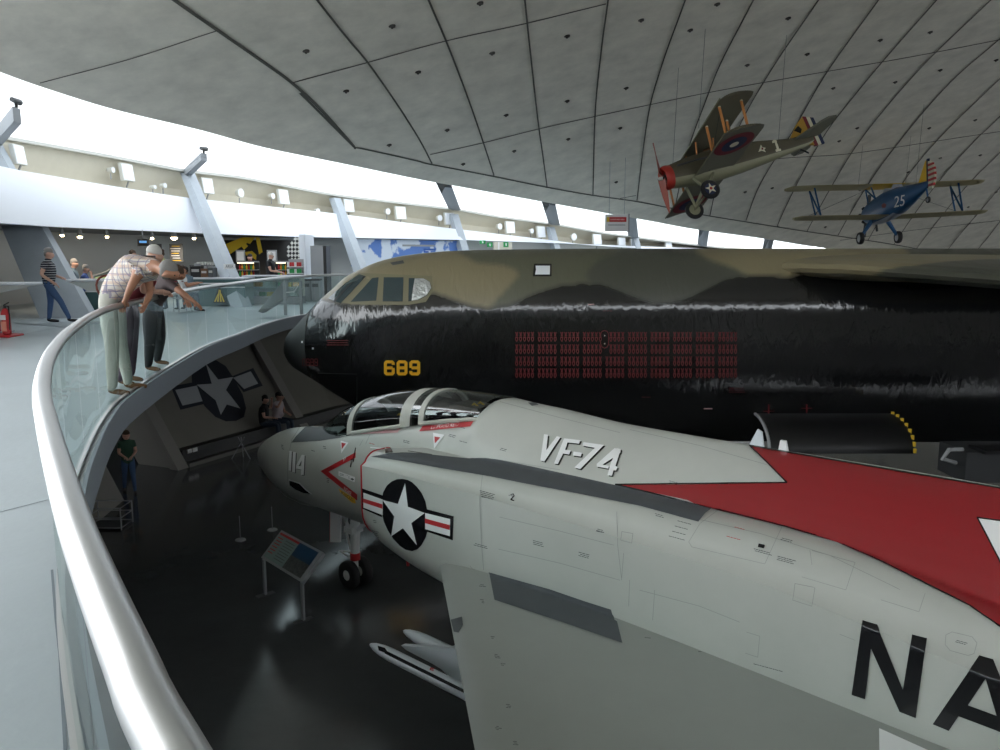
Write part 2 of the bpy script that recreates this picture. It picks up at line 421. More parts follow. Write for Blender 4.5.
# recess behind the cafe: ceiling, back wall; panels at the far left are flush with the fascia
R0 = [p + V((0, 0, .02)) for p in FI0]; depth = [(-140, .8), (20, .8), (45, 4.5), (303, 4.5), (306, 2.2), (343, 2.2), (352, .35), (800, .35)]
R1 = [p + o * interp(depth, x) for p, o, x in zip(R0, O, fine)]
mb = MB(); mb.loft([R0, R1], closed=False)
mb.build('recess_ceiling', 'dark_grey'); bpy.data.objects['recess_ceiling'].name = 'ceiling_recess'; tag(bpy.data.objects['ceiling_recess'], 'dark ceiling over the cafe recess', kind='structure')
B0 = [V((p.x, p.y, -.02)) for p in R1]; mb = MB(); mb.loft([B0, R1], closed=False)
tag(mb.build('wall_back', 'back_wall', smooth=30), 'grey back wall of the cafe recess', kind='structure')
# ---- raking columns (front face foot / front face head, measured)
CW = .34
def column(foot, head, out, name='raking_column', depth=.75, w=CW, headout=0.):
    side = V((out.y, -out.x, 0)).normalized() * w / 2
    o = out.normalized() * depth
    mb = MB(); mb.loft([[foot - side, foot + side, foot + side + o, foot - side + o], [head - side, head + side, head + side + o * .6, head - side + o * .6]])
    return tag(mb.build(name, 'column', smooth=0), 'raking grey concrete column', kind='structure')
foot_px = [(-95, 341, 17.2), (110, 318, 0), (243, 307, 0)]
COLM = [((-100, 345), (-170, 110), 0, 1.3), ((95, 317), (-5, 142), 0, 1.3), ((248, 307), (189, 173), 0, .5), ((374, 294), (336, 198), 0, .55), ((477, 285), (454, 214), 40, .5), ((568, 280), (551, 227), 45, .5), ((648, 275), (635, 237), 48.5, .5)]
heads = []
for (f, h, _t, dp) in COLM:
    ft = atz(*f, 0) if not _t else CAM + ray(f[0], 255) * _t; ft.z = 0; tt = ft.length; o = outn(h[0]); 
    hd = vert_over(h[0], h[1]) - o * .08
    # keep the head over the fascia plane
    column(ft, hd, o, depth=dp, w=.44); heads.append((hd, o))
# struts from the sill up to the roof edge
for x, xt, yt in ((456, 444.5, 184), (555.5, 550, 203), (634.5, 632, 217.5), (703, 706, 231), (767, 771, 240.5)):
    s = vert_over(x, interp(YS, x)); e = onroof(xt, yt); e.z += .15
    o = outn(x); side = V((1, .3, 0)).normalized() * .17
    mb = MB(); mb.loft([[s - side - o*.15, s + side - o*.15, s + side + o*.3, s - side + o*.3], [e - side - o*.1, e + side - o*.1, e + side + o*.4, e - side + o*.4]])
    tag(mb.build('column_strut', 'bracket', smooth=0), 'short grey strut rising from the sill to the roof edge', kind='structure')
# ---- gallery floor
RAIL_PX = [(171.6, 750), (129.6, 660), (92.4, 570), (70, 508), (50, 436), (42, 392), (46.8, 363), (57.6, 344), (72, 329.6), (96, 314), (126, 304), (150, 297.5), (185, 289), (205, 285.3), (240, 281.2), (280, 277.8), (320, 275.3)]
rail_pts = [atz(x, y, 1.07) for x, y in RAIL_PX]
S0 = [V((1.9, -1.3, 1.07)), V((.75, -.45, 1.07)), V((.12, .2, 1.07))]
rp = S0 + rail_pts[:12]
tail = [V((-5.28, 14.0, 1.07)), V((-5.45, 16.5, 1.07)), V((-5.62, 19, 1.07)), V((-5.55, 21.2, 1.07)), V((-5.1, 23.2, 1.07)), V((-4.3, 24.6, 1.07)), V((-2.9, 26.1, 1.07)), V((-.8, 28.4, 1.07)), (V((1.6, 31.5, 1.07))), V((4.5, 34.6, 1.07)), V((9, 39, 1.07))]
RP = spline(rp[:-1] + tail, 4)
def nrm2(P, i):
    d = P[min(i+1, len(P)-1)] - P[max(i-1, 0)]; d.z = 0; d.normalize(); return V((d.y, -d.x, 0))   # towards the hall (right of travel)
RN = [nrm2(RP, i) for i in range(len(RP))]
slab_out = [V((p.x, p.y, 0)) + n * .06 for p, n in zip(RP, RN)]
W2 = [V((fb(x).x, fb(x).y, 0)) + outn(x) * (interp(depth, x) + .5) for x in fine]
left = [V((-13.5, 6, 0)), V((-12, -4, 0)), V((1.5, -6, 0))]
# floor polygon as a strip between hall edge and wall side
wall_line = left[::-1] + W2 + [V((22, 60, 0))]
def resample(P, n):
    L = [0]
    for a, b in zip(P, P[1:]): L.append(L[-1] + (b - a).length)
    out = []; j = 0
    for i in range(n):
        s = L[-1] * i / (n - 1)
        while j < len(L) - 2 and L[j+1] < s: j += 1
        out.append(P[j].lerp(P[j+1], (s - L[j]) / max(L[j+1] - L[j], 1e-9)))
    return out
nn = 140
A = resample(slab_out, nn); B = resample([left[2]] + wall_line[1:], nn)
mb = MB(); mb.loft([A, [a.lerp(b, .3) for a, b in zip(A, B)], B], closed=False)
mb.loft([[p + V((0, 0, -.25)) for p in A], [p + V((0, 0, -.25)) for p in B]], closed=False)
floor_up = tag(mb.build('floor_gallery', 'gallery_floor', smooth=0), 'pale blue grey vinyl floor of the upper gallery', kind='structure')
mb = MB(); mb.loft([[p + n * .0 + V((0, 0, .03)) for p, n in zip(slab_out, RN)], [p + n * .03 + V((0, 0, .03)) for p, n in zip(slab_out, RN)], [p + n * .03 + V((0, 0, -.27)) for p, n in zip(slab_out, RN)], [p - n * .1 + V((0, 0, -.27)) for p, n in zip(slab_out, RN)]], closed=False)
tag(mb.build('trim_2', 'slab_edge', smooth=60), 'blue grey curved edge of the gallery slab', kind='structure')
# floor joints
for P in ([atz(52, 570, 0), atz(56, 620, 0), atz(60, 655, 0), atz(66, 760, 0)], [atz(0, 340, 0), atz(30, 333, 0), atz(62, 327, 0)], [atz(48, 500, 0), atz(-30, 520, 0)], [atz(108, 332, 0), atz(180, 326, 0), atz(250, 320, 0)]):
    mb = MB(); L = []; R_ = []
    for i, p in enumerate(P):
        n = nrm2(P, i) * .006; L.append(p + n + V((0, 0, .002))); R_.append(p - n + V((0, 0, .002)))
    mb.loft([L, R_], closed=False); mb.build('floor_joint', 'floor_joint', floor_up)
# ---- lower hall floor
mb = MB(); mb.quad((-22, -20, ZF), (75, -20, ZF), (75, 75, ZF), (-22, 75, ZF))
tag(mb.build('floor', 'hall_floor', smooth=0), 'dark polished grey floor of the lower hall', kind='structure')
# ---- leaning lower wall with fins
LA = V((-8.3, 19.8, ZF)); LB = V((-5.3, 26.0, ZF)); ld = (LB - LA).normalized(); lo_ = V((-ld.y, ld.x, 0)); lean = .7
LE0 = LA; H = 3.5
Wn = ld.cross(V((lo_.x * lean, lo_.y * lean, 1))).normalized()
lw = [LE0, LB, LB + V((2.2, 3.2, 0)), LB + V((7, 8.5, 0)), LB + V((20, 20, 0)), LB + V((36, 36, 0))]
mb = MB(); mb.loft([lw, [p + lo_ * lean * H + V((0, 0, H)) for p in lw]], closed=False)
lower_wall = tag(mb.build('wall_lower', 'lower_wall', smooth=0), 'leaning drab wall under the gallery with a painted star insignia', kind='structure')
lw_bvh = tree_of([lower_wall])
up = lambda h: lo_ * lean * h + V((0, 0, h))
def fin(px, py, w, d, name='wall_fin'):
    p = onplane(px, py, LA, Wn) if False else atz(px, py, ZF)
    s = ld * w / 2; o = -lo_ * d
    b = [p - s, p + s, p + s - o * 1.0, p - s - o * 1.0]
    b = [p - s, p + s, p + s + lo_ * 1.2, p - s + lo_ * 1.2]
    mb = MB(); mb.loft([b, [q + up(H) for q in b]])
    return tag(mb.build(name, 'lower_fin', smooth=0), 'raking concrete fin standing out of the lower wall', kind='structure')
def along_wall(px, off=0.):
    return min((abs(500 + FPX * (q - CAM).x / (q - CAM).dot(CF) - px), k, q) for k, q in ((k, LA + ld * k * .04 + lo_ * off) for k in range(180)))[2]
for px in (178, 303):
    p = along_wall(px); s = ld * .17; b = [p - s - lo_ * .2, p + s - lo_ * .2, p + s + lo_ * .1, p - s + lo_ * .1]
    mb = MB(); mb.loft([b, [q + up(H) for q in b]]); tag(mb.build('wall_fin', 'lower_fin', smooth=0), 'raking concrete fin standing out of the lower wall', kind='structure')
# box fin at the left of the mural and the recess where a person walks
b = [atz(138.5, 464, ZF), atz(173.6, 468.5, ZF)]; dv = (b[1] - b[0]); 
fb4 = [b[0], b[1], b[1] + ld * .15, b[0] + ld * .15]
mb = MB(); mb.loft([fb4, [q + up(H) for q in fb4]]); tag(mb.build('wall_pier', 'lower_fin', smooth=0), 'broad pale pier left of the painted star', kind='structure')
q0 = atz(124, 500, ZF); q1 = atz(92, 527, ZF); fb5 = [q1, q0, q0 + lo_ * 1.3, q1 + lo_ * 1.3 + V((-2, 0, 0))]
mb = MB(); mb.loft([fb5, [q + up(H) for q in fb5]]); tag(mb.build('wall_near', 'lower_fin', smooth=0), 'near end pier under the gallery', kind='structure')
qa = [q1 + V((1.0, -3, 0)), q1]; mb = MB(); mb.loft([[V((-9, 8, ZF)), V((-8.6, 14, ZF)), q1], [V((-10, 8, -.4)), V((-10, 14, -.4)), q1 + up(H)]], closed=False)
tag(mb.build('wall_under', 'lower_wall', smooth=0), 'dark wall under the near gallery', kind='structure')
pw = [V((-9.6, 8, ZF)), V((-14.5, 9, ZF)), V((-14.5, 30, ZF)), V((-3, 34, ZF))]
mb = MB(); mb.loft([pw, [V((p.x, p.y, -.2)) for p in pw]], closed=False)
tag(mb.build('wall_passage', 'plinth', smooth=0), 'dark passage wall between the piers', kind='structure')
# plinth bench and curb
pl = [LA + ld * .3, LB + V((.3, .5, 0)), LB + V((2.2, 3.2, 0))]
mb = MB(); sec = [(0, 0), (0, .42), (.75, .42), (.75, 0)]
rings = [[p - lo_ * .0 + lo_ * (a) * 1 + V((0, 0, z)) for a, z in sec] for p in pl]
mb.loft(rings)
plinth = tag(mb.build('wall_bench', 'plinth', smooth=0), 'low dark bench plinth along the foot of the leaning wall', kind='structure')
mb = MB(); sec = [(-.22, 0), (-.22, .1), (.0, .1), (.0, 0)]; rings = [[p + lo_ * a + V((0, 0, z)) for a, z in sec] for p in pl]; mb.loft(rings)
tag(mb.build('trim_3', 'curb', smooth=0), 'pale curb along the foot of the bench plinth', kind='structure')
# star and bars painted on the leaning wall (flat paint)
Z = lambda pts: zc(80, 330, 3.846, pts)
mural = thing('star_mural', 'large white star on a dark disc with side bars painted on the leaning wall', 'wall painting', onplane(215, 388, LA, Wn))
mark('disc', [Z([(428, 165), (440, 140), (480, 118), (520, 115), (560, 140), (590, 185), (625, 250), (638, 300), (630, 335), (600, 350), (560, 352), (520, 335), (480, 295), (450, 250), (430, 205)])], 'mural_dark', lw_bvh, mural, off=.01)
marks('bar', [Z([(348, 218), (445, 200), (478, 285), (385, 308)]), Z([(580, 180), (665, 147), (702, 215), (628, 240)])], 'mural_dark', lw_bvh, mural, off=.014)
marks('bar_field', [Z([(365, 232), (448, 215), (470, 275), (393, 292)]), Z([(588, 185), (655, 160), (684, 207), (630, 228)])], 'mural_light', lw_bvh, mural, off=.018)
mark('star', [Z([(482, 130), (530, 192), (588, 182), (560, 232), (615, 303), (563, 288), (540, 328), (520, 272), (447, 212), (505, 208)])], 'mural_light', lw_bvh, mural, off=.022)
# sockets on the plinth
for x in (189, 194.5):
    p = onplane(x, 451 - (x - 189) * .25, pl[0], -lo_) - lo_ * .01; mb = MB(); mb.box(p, (.05, .14, .1), Matrix.Rotation(math.atan2(lo_.y, lo_.x), 3, 'Z')); mb.cyl(p - lo_ * .03, p - lo_ * .045, .025, n=8)
    o = mb.build('wall_socket', 'white'); tag(o, 'small white socket plate on the dark bench plinth, ' + ('nearer the pier' if x < 190 else 'farther from the pier'), 'socket', 'sockets on the plinth')
# ---- remaining shell
fw_ = [V((-9, -12, ZF)), V((4, -14, ZF)), V((25, -10, ZF)), V((50, 0, ZF))]
z1_, z2_ = 5.0, 6.9  # front glazing cut down to a strip so its reflections stay thin and bright
mb = MB(); mb.loft([fw_, [V((p.x, p.y, z1_)) for p in fw_]], closed=False); tag(mb.build('wall_front', 'back_wall', smooth=0), 'lower front wall of the hall behind the viewer', kind='structure')
mb = MB(); mb.loft([[V((p.x, p.y, z2_)) for p in fw_], [V((p.x, p.y, 13)) for p in fw_]], closed=False); tag(mb.build('wall_spandrel', 'concrete_roof', smooth=0), 'unseen concrete band added to narrow the front glazing to a strip', kind='structure')
mb = MB(); mb.loft([[V((p.x, p.y, z1_)) for p in fw_], [V((p.x, p.y, z2_)) for p in fw_]], closed=False); tag(mb.build('window_2', 'front_glass', smooth=0), 'unseen strip of front glazing behind the viewer, sized for its light and reflections', kind='structure')

mb = MB(); mb.loft([[V((-14, 6, ZF)), V((-12, -6, ZF)), V((-9, -12, ZF))], [V((-14, 6, 5)), V((-12, -6, 5)), V((-9, -12, 5))]], closed=False)
tag(mb.build('wall_rear', 'white_wall', smooth=0), 'white wall behind the gallery', kind='structure')
rw = [V((62, 75, ZF)), V((72, 60, ZF)), V((66, 25, ZF)), V((50, 0, ZF))]
mb = MB(); mb.loft([rw, [V((p.x, p.y, -.5)) for p in rw]], closed=False)
tag(mb.build('wall_right', 'back_wall', smooth=0), 'low end wall of the hall', kind='structure')
mb = MB(); mb.loft([[V((p.x, p.y, -.5)) for p in rw], [V((p.x, p.y, max(2.5, roofz(p.x, p.y)))) for p in rw]], closed=False)  # glazed end wall added out of view to brighten the vault
tag(mb.build('window_added', 'end_glass', smooth=0), 'unseen end-wall glazing added to light the vault from the right', kind='structure')
mb = MB(); mb.loft([[V((8, 46, ZF)), V((24, 61, ZF)), V((62, 75, ZF))], [V((8, 46, 2)), V((24, 61, 2)), V((62, 75, 2))]], closed=False)
tag(mb.build('wall_far', 'back_wall', smooth=0), 'far perimeter wall behind the bomber', kind='structure')
# ================================================================ balustrade
def gpz(x, t, z=0.):
    y = 375 - FPX * ((z - CAM.z) / t + math.sin(PITCH)) / math.cos(PITCH); return CAM + ray(x, y) * t
bal = thing('glass_balustrade', 'curved glass balustrade with a thick brushed steel handrail along the gallery edge', 'balustrade', V((-4.4, 9.4, 0)))
mb = MB(); mb.tube(RP, .037, 16); mb.build('handrail', 'steel', bal, smooth=80)
mb = MB(); mb.loft([[p + n * .02 + V((0, 0, -1.065)) for p, n in zip(RP, RN)], [p + n * .02 + V((0, 0, -1.035)) for p, n in zip(RP, RN)], [p - n * .02 + V((0, 0, -1.035)) for p, n in zip(RP, RN)], [p - n * .02 + V((0, 0, -1.065)) for p, n in zip(RP, RN)]], closed=False)
mb.build('base_channel', 'steel', bal)
# panes of about 1.3 m
acc = 0; startp = RP[0]; seg = [RP[0]]
def pane(P):
    mb = MB(); a = [p + V((0, 0, -.03)) for p in P]; b = [p + V((0, 0, -1.02)) for p in P]
    mb.loft([a, b], closed=False); o = mb.build('glass_pane', 'rail_glass', bal, smooth=80)
for a, b in zip(RP, RP[1:]):
    n_ = max(1, int((b - a).length / .2))
    for k in range(1, n_ + 1):
        seg.append(a.lerp(b, k / n_))
        if sum((q - p).length for p, q in zip(seg, seg[1:])) > 1.25:
            e = seg[-1]; d = (seg[-1] - seg[-2]).normalized(); pane(seg[:-1] + [e - d * .012]); seg = [e + d * .012]
if len(seg) > 1: pane(seg)

# ================================================================ niche and cafe fittings
def facing(o): return Matrix.Rotation(math.atan2(o.y, o.x) - math.pi / 2, 3, 'Z')
FL = [(20, 155, 20, 1), (128, 172.5, 17, 1), (208, 186, 15, 0), (284, 197, 14, 1), (349, 205.5, 12.5, 0), (401, 213, 12, 1), (450, 219, 11.5, 1), (510.5, 227.5, 11, 1), (541.5, 232, 10.5, 1), (597.5, 239.5, 10, 0), (622, 242.5, 9, 1), (634, 243.5, 8, 0), (669, 246.5, 8, 0)]
for i, (x, y, s, yoke) in enumerate(FL):
    p = vert_over(x, y); p += (p - CAM).normalized() * .35; o = outn(x); sz = 1.12 * s * interp(TT, x) / FPX; R_ = facing(o) @ Matrix.Rotation(math.radians(-8), 3, 'X')
    where = ['at the far left of the niche', 'left of the second raking column', 'just right of the second raking column', 'midway to the third raking column', 'just right of the third raking column', 'above the blue map', 'left of the fourth raking column', 'above the exit signs', 'left of the fifth raking column', 'left of the hanging red sign', 'below the hanging red sign', 'right of the hanging red sign', 'last one before the far strut'][i]
    t_ = thing('flood_light', 'square white floodlight in the wall niche, ' + where, 'floodlight', p, 'floodlights in the wall niche')
    mb = MB(); mb.box(p + o * .06, (sz, .12, sz), R_); mb.build('housing', 'offwhite', t_)
    mb = MB(); mb.box(p - o * .01, (sz * .9, .02, sz * .9), R_); mb.build('reflector_glass', 'lampglass', t_)
    mb = MB(); mb.cyl(p + V((0, 0, -sz * .5)), p + o * .1 + V((0, 0, -sz * .5 - .2)), .03, n=6); mb.build('bracket_arm', 'grey', t_)
for x, y, s in ((113, 170, 6), (155, 187, 4), (165, 185.5, 5), (241, 193, 9), (273, 196, 6), (318, 211, 5), (388, 211.5, 6), (440, 218, 6), (500, 226.5, 6), (532, 231, 5), (574, 237, 7)):
    p = vert_over(x, y); p += (p - CAM).normalized() * .4; r = 1.1 * s * interp(TT, x) / FPX / 2; o = outn(x)
    wn = {113: 'left of the second column', 155: 'smallest left of the second column', 165: 'tucked against the second column', 241: 'large round one between columns', 273: 'beside the midway floodlight', 318: 'low by the third column', 388: 'above the blue map', 440: 'left of the fourth column', 500: 'above the exit signs', 532: 'left of the fifth column', 574: 'right of the fifth column'}[x]
    t_ = thing('spot_lamp', 'small round white spot lamp in the niche, ' + wn, 'spot lamp', p, 'spot lamps in the wall niche')
    mb = MB(); mb.cyl(p + o * .2, p, r * .7, r, 14); mb.build('lamp_housing', 'offwhite', t_); mb = MB(); mb.cyl(p, p - o * .02, r * .9, n=14); mb.build('lens', 'lampglass', t_)
    mb = MB(); mb.cyl(p + o * .1 + V((0, 0, -r)), p + o * .1 + V((0, 0, -r - .2)), .025, n=6); mb.build('bracket_arm', 'grey', t_)
# beam stubs on the first two columns with a clamp lamp on each
for (hx, hy), (ex, ey), w_, nm in (((-4, 140), (17, 115), .42, 'far left'), ((187, 173), (204, 157), .3, 'second')):
    a = vert_over(hx, hy); o = outn(hx); b_ = wp(ex, ey, -.4); sd = V((o.y, -o.x, 0)) * w_ / 2; h = V((0, 0, w_ * .42))
    mb = MB(); mb.loft([[a - sd - h, a + sd - h, a + sd + h, a - sd + h], [b_ - sd - h, b_ + sd - h, b_ + sd + h, b_ - sd + h]])
    tag(mb.build('column_bracket', 'bracket', smooth=0), 'short beam reaching inward from the head of the %s raking column' % nm, kind='structure')
    t_ = thing('clamp_lamp', 'small dark lamp clamped on the beam of the %s column' % nm, 'lamp', b_ + h)
    mb = MB(); mb.cyl(b_ + h, b_ + h + V((0, 0, .14)), .04); mb.build('stem', 'black', t_); mb = MB(); mb.cyl(b_ + h + V((0, 0, .16)) + sd, b_ + h + V((0, 0, .16)) - sd, .08, .06, 10); mb.build('lamp_head', 'dark_grey', t_)
# downlights in the recess ceiling
for i, (x, y, r, g) in enumerate([(62, 235.5, .06, 1), (80, 237, .08, 1), (107, 237, .06, 1), (152, 238.5, .06, 1), (174, 238, .12, 1), (194, 238.5, .07, 1)]):
    t = 23 + (x - 60) * .045; p = atd(x, y, t)
    t_ = thing('downlight', ['dim', 'bright', 'faint', 'reddish', 'very bright', 'last'][i] + ' warm downlight hanging from the recess ceiling over the cafe', 'downlight', p, 'cafe downlights')
    mb = MB(); mb.cyl(p + V((0, 0, .02)), p + V((0, 0, .22)), r * 1.1, r * .6, 12); mb.build('lamp_can', 'grey', t_); mb = MB(); mb.ell(p, (r * .9, r * .9, r * .6), n=10, k=5); mb.build('bulb', 'lamp_glow', t_)
    mb = MB(); mb.cyl(p + V((0, 0, .2)), V((p.x, p.y, 2.46)), .012, n=5); mb.build('stem', 'grey', t_)
def boxpx(name, label, cat, x0, x1, t, z0, z1, dep, mt, group=None, parent=None, yaw=None, bev=True):
    """a box standing between two picture columns at depth t, given real heights and depth"""
    a, b_ = gpz(x0, t, z0), gpz(x1, t, z0); d = (b_ - a); L = d.length; d.normalize(); n = V((-d.y, d.x, 0))
    c = (a + b_) / 2 + n * dep / 2; c.z = (z0 + z1) / 2; R_ = Matrix.Rotation(math.atan2(d.y, d.x), 3, 'Z')
    mb = MB(); mb.box(c, (L, dep, z1 - z0), R_); o = mb.build(name, mt, parent)
    if label: tag(o, label, cat, group)
    return o, c, R_, L, d, n
# bar tables: long white tops with tapered pale undersides
def bar_table(x0, x1, t, label, z=1.07):
    a, b_ = gpz(x0, t, z), gpz(x1, t, z); d = (b_ - a); L = d.length; d.normalize(); n = V((-d.y, d.x, 0)); c = (a + b_) / 2 + n * .35
    t_ = thing('bar_table', label, 'table', V((c.x, c.y, 0)))
    R_ = Matrix.Rotation(math.atan2(d.y, d.x), 3, 'Z')
    mb = MB(); mb.loft([[c + R_ @ V((L / 2 * k * math.copysign(abs(math.cos(q)) ** .35, math.cos(q)), .38 * k * math.copysign(abs(math.sin(q)) ** .35, math.sin(q)), zz)) for q in [2 * math.pi * i / 32 for i in range(32)]] for k, zz in ((.98, -.05), (1, -.04), (1, -.01), (.99, 0))]); mb.build('table_top', 'tabletop', t_)
    mb = MB(); mb.loft([[c + R_ @ V((sx * L / 2 * kx + ox, sy * .3 * kx, zz)) for sx, sy in ((-1, -1), (1, -1), (1, 1), (-1, 1))] for kx, zz, ox in ((.9, -.06, 0), (.4, -.2, -.1 * L), (.1, -.3, -.15 * L))][::-1]); mb.build('underframe', 'offwhite', t_)
    mb = MB(); mb.cyl((c.x, c.y, 0), (c.x, c.y, z - .2), .05); mb.cyl((c.x, c.y, 0), (c.x, c.y, .03), .3, n=20); mb.build('pedestal', 'grey', t_)
bar_table(-60, 27, 16.8, 'long white bar table at the left edge of the picture')
bar_table(63, 122, 19.2, 'long white bar table beside the striped-shirt man')
o, c, R_, L, d, n = boxpx('low_cupboard', 'low dark teal cupboard under the second bar table', 'cupboard', 88, 112, 22.5, 0, .62, .5, 'teal_panel')
mb = MB(); mb.box(c + V((0, 0, .33)), (L + .04, .54, .04), R_); mb.build('cupboard_top', 'white', o)
for k, x in enumerate((91, 108)):
    p = gpz(x, 22.5, .68) + n * .2; t_ = tag(MB().cyl(p, p + V((0, 0, .12)), .05, .06, 12).build('cup', 'white'), 'white paper cup on the low teal cupboard, ' + ('left one' if k == 0 else 'right one'), 'cup', 'cups on the cupboard')
# curved glass screen with a green map
t_ = thing('glass_screen', 'curved-top glass screen with a pale green map beside the seated couple', 'glass screen', gpz(110, 25.5))
q = [gpz(x, 25.5, z) for x, z in ((92, .55), (126, .55), (126, 1.6), (121, 1.5), (114, 1.28), (106, 1.12), (92, .98))]
nn_ = V((0, .02, 0)); MB().prism(q, nn_).build('glass', 'case_glass', t_)
q = [gpz(x, 25.45, z) for x, z in ((95, .8), (118, .85), (120, 1.15), (113, 1.15), (106, 1.02), (95, .95))]
M['map_green'] = mat('map_green', (.35, .5, .25), .5, nscale=3, namt=.35); MB().prism(q, V((0, .01, 0))).build('map_panel', 'map_green', t_)
MB().cyl(gpz(126.4, 25.5, 0), gpz(126.4, 25.5, 1.62), .03).build('end_post', 'dark_grey', t_)
MB().tube([gpz(x, 25.5, z) for x, z in ((92, .98), (106, 1.12), (114, 1.28), (121, 1.5), (126, 1.6))], .02, 6).build('top_rail', 'grey', t_)
# menu boards and monitor
for x0, x1, w in ((150, 162, 'left'), (170, 183, 'right')):
    a, b_ = atd(x0, 244, 29), atd(x1, 262, 29); cc = (a + b_) / 2; t_ = thing('menu_board', 'dark chalk menu board with pale writing on the cafe wall, %s of the pair' % w, 'menu board', cc)
    MB().box(cc, (abs(b_.x - a.x), .04, abs(a.z - b_.z))).build('board', 'dark_grey', t_)
    for r in range(7):
        z = a.z - .08 - r * .085; L = abs(b_.x - a.x); MB().box((cc.x - random.uniform(0, .04), cc.y - .025, z), (L * random.uniform(.55, .8), .006, .022)).build('menu_line', 'white' if r % 3 else 'yellow', t_)
cc = atd(143, 242.5, 26); t_ = thing('monitor', 'small hanging monitor with a blue screen over the cafe', 'monitor', cc)
MB().box(cc, (.34, .08, .22)).build('monitor_case', 'black', t_); MB().box(cc + V((.02, -.045, .02)), (.24, .005, .07)).build('screen', 'screen_glow', t_); MB().cyl(cc + V((0, 0, .1)), V((cc.x, cc.y, 2.46)), .015).build('hanger', 'grey', t_)
# service counters
o, c, R_, L, d, n = boxpx('service_counter', 'teal fronted cafe counter with a pale top behind the leaning visitors', 'counter', 186, 246, 26, 0, .88, .9, 'teal_panel')
MB().box(c + V((0, 0, .46)), (L + .1, 1.0, .05), R_).build('worktop', 'tabletop', o); MB().box(c + V((0, 0, .3)) - n * .47, (L, .03, .04), R_).build('front_rail', 'white', o); MB().box(c + V((0, 0, .18)) - n * .47, (L, .03, .03), R_).build('front_rail', 'white', o)
a = gpz(214, 25.85, .12); b_ = gpz(225, 25.85, .75); t_ = thing('hazard_sign', 'small black and yellow striped triangular sign on the counter front', 'sign', a)
MB().prism([gpz(213, 25.8, .12), gpz(226, 25.8, .12), gpz(219, 25.8, .72)], (0, .02, 0)).build('sign_plate', 'black', t_)
for k in range(4): MB().prism([gpz(214 + k * 3, 25.76, .16), gpz(215.6 + k * 3, 25.76, .16), gpz(218.6 + k * .9, 25.76, .6 - abs(k - 1.5) * .12), gpz(217.8 + k * .9, 25.76, .6 - abs(k - 1.5) * .12)], (0, .01, 0)).build('yellow_stripe', 'yellow', t_)
for k, (x, w_, h_, m_) in enumerate([(198, .34, .36, 'black'), (206.5, .22, .28, 'brown'), (213, .16, .3, 'dark_grey')]):
    p = gpz(x, 26.4, .93); t_ = thing('coffee_machine', ['wide black coffee machine on the counter end', 'brown grinder beside the black coffee machine', 'grey urn next to the raking column'][k], 'coffee machine', p)
    MB().box(p + V((0, 0, h_/2)), (w_, .4, h_)).build('machine_body', m_, t_); MB().box(p + V((0, -.21, h_ * .6)), (w_ * .7, .03, h_ * .25)).build('machine_front', 'steel', t_); MB().cyl(p + V((0, 0, h_)), p + V((0, 0, h_ + .08)), w_ * .3, n=12).build('hopper', 'grey', t_)
for k in range(8):
    p = gpz(198 + k * 2.6, 27.2, 1.32); tag(MB().cyl(p, p + V((0, 0, .1)), .035, .04, 10).build('cup', 'offwhite'), 'white cup in the row on the shelf above the coffee machines', 'cup', 'cups above the coffee machines')
tag(MB().box(gpz(207, 27.3, 1.3), (1.1, .25, .03)).build('cup_shelf', 'dark_grey'), 'dark cup shelf above the coffee machines', 'shelf')
# display case with lit shelves, bottles and fruit
t_ = thing('display_case', 'long glass-fronted cafe display case with pale goods inside', 'display case', gpz(262, 27))
a, b_ = gpz(243, 27, 0), gpz(300, 27, 0); L = (b_ - a).length
MB().box((a + b_) / 2 + V((0, .4, .12)), (L, .8, .24)).build('case_base', 'grey', t_); MB().box((a + b_) / 2 + V((0, .4, .95)), (L, .8, .04)).build('case_top', 'tabletop', t_); MB().box((a + b_) / 2 + V((0, .02, .6)), (L, .02, .66)).build('case_front', 'case_glass', t_); MB().box((a + b_) / 2 + V((0, .5, .55)), (L, .5, .03)).build('case_shelf', 'white', t_); MB().box((a + b_) / 2 + V((0, .75, .6)), (L, .02, .7)).build('case_back', 'offwhite', t_)
for k in range(14):
    p = a.lerp(b_, (k + .6) / 15) + V((0, .35, .57 if k % 2 else .25)); m_ = ['white', 'yellow', 'offwhite', 'orange', 'green'][k % 5]
    tag(MB().box(p + V((0, 0, .09)), (.2, .2, .14)).build('food_pack', m_), '%s food pack inside the long display case' % {'white': 'white', 'yellow': 'yellow', 'offwhite': 'cream', 'orange': 'orange', 'green': 'green'}[m_], 'food pack', 'food packs in the display case')
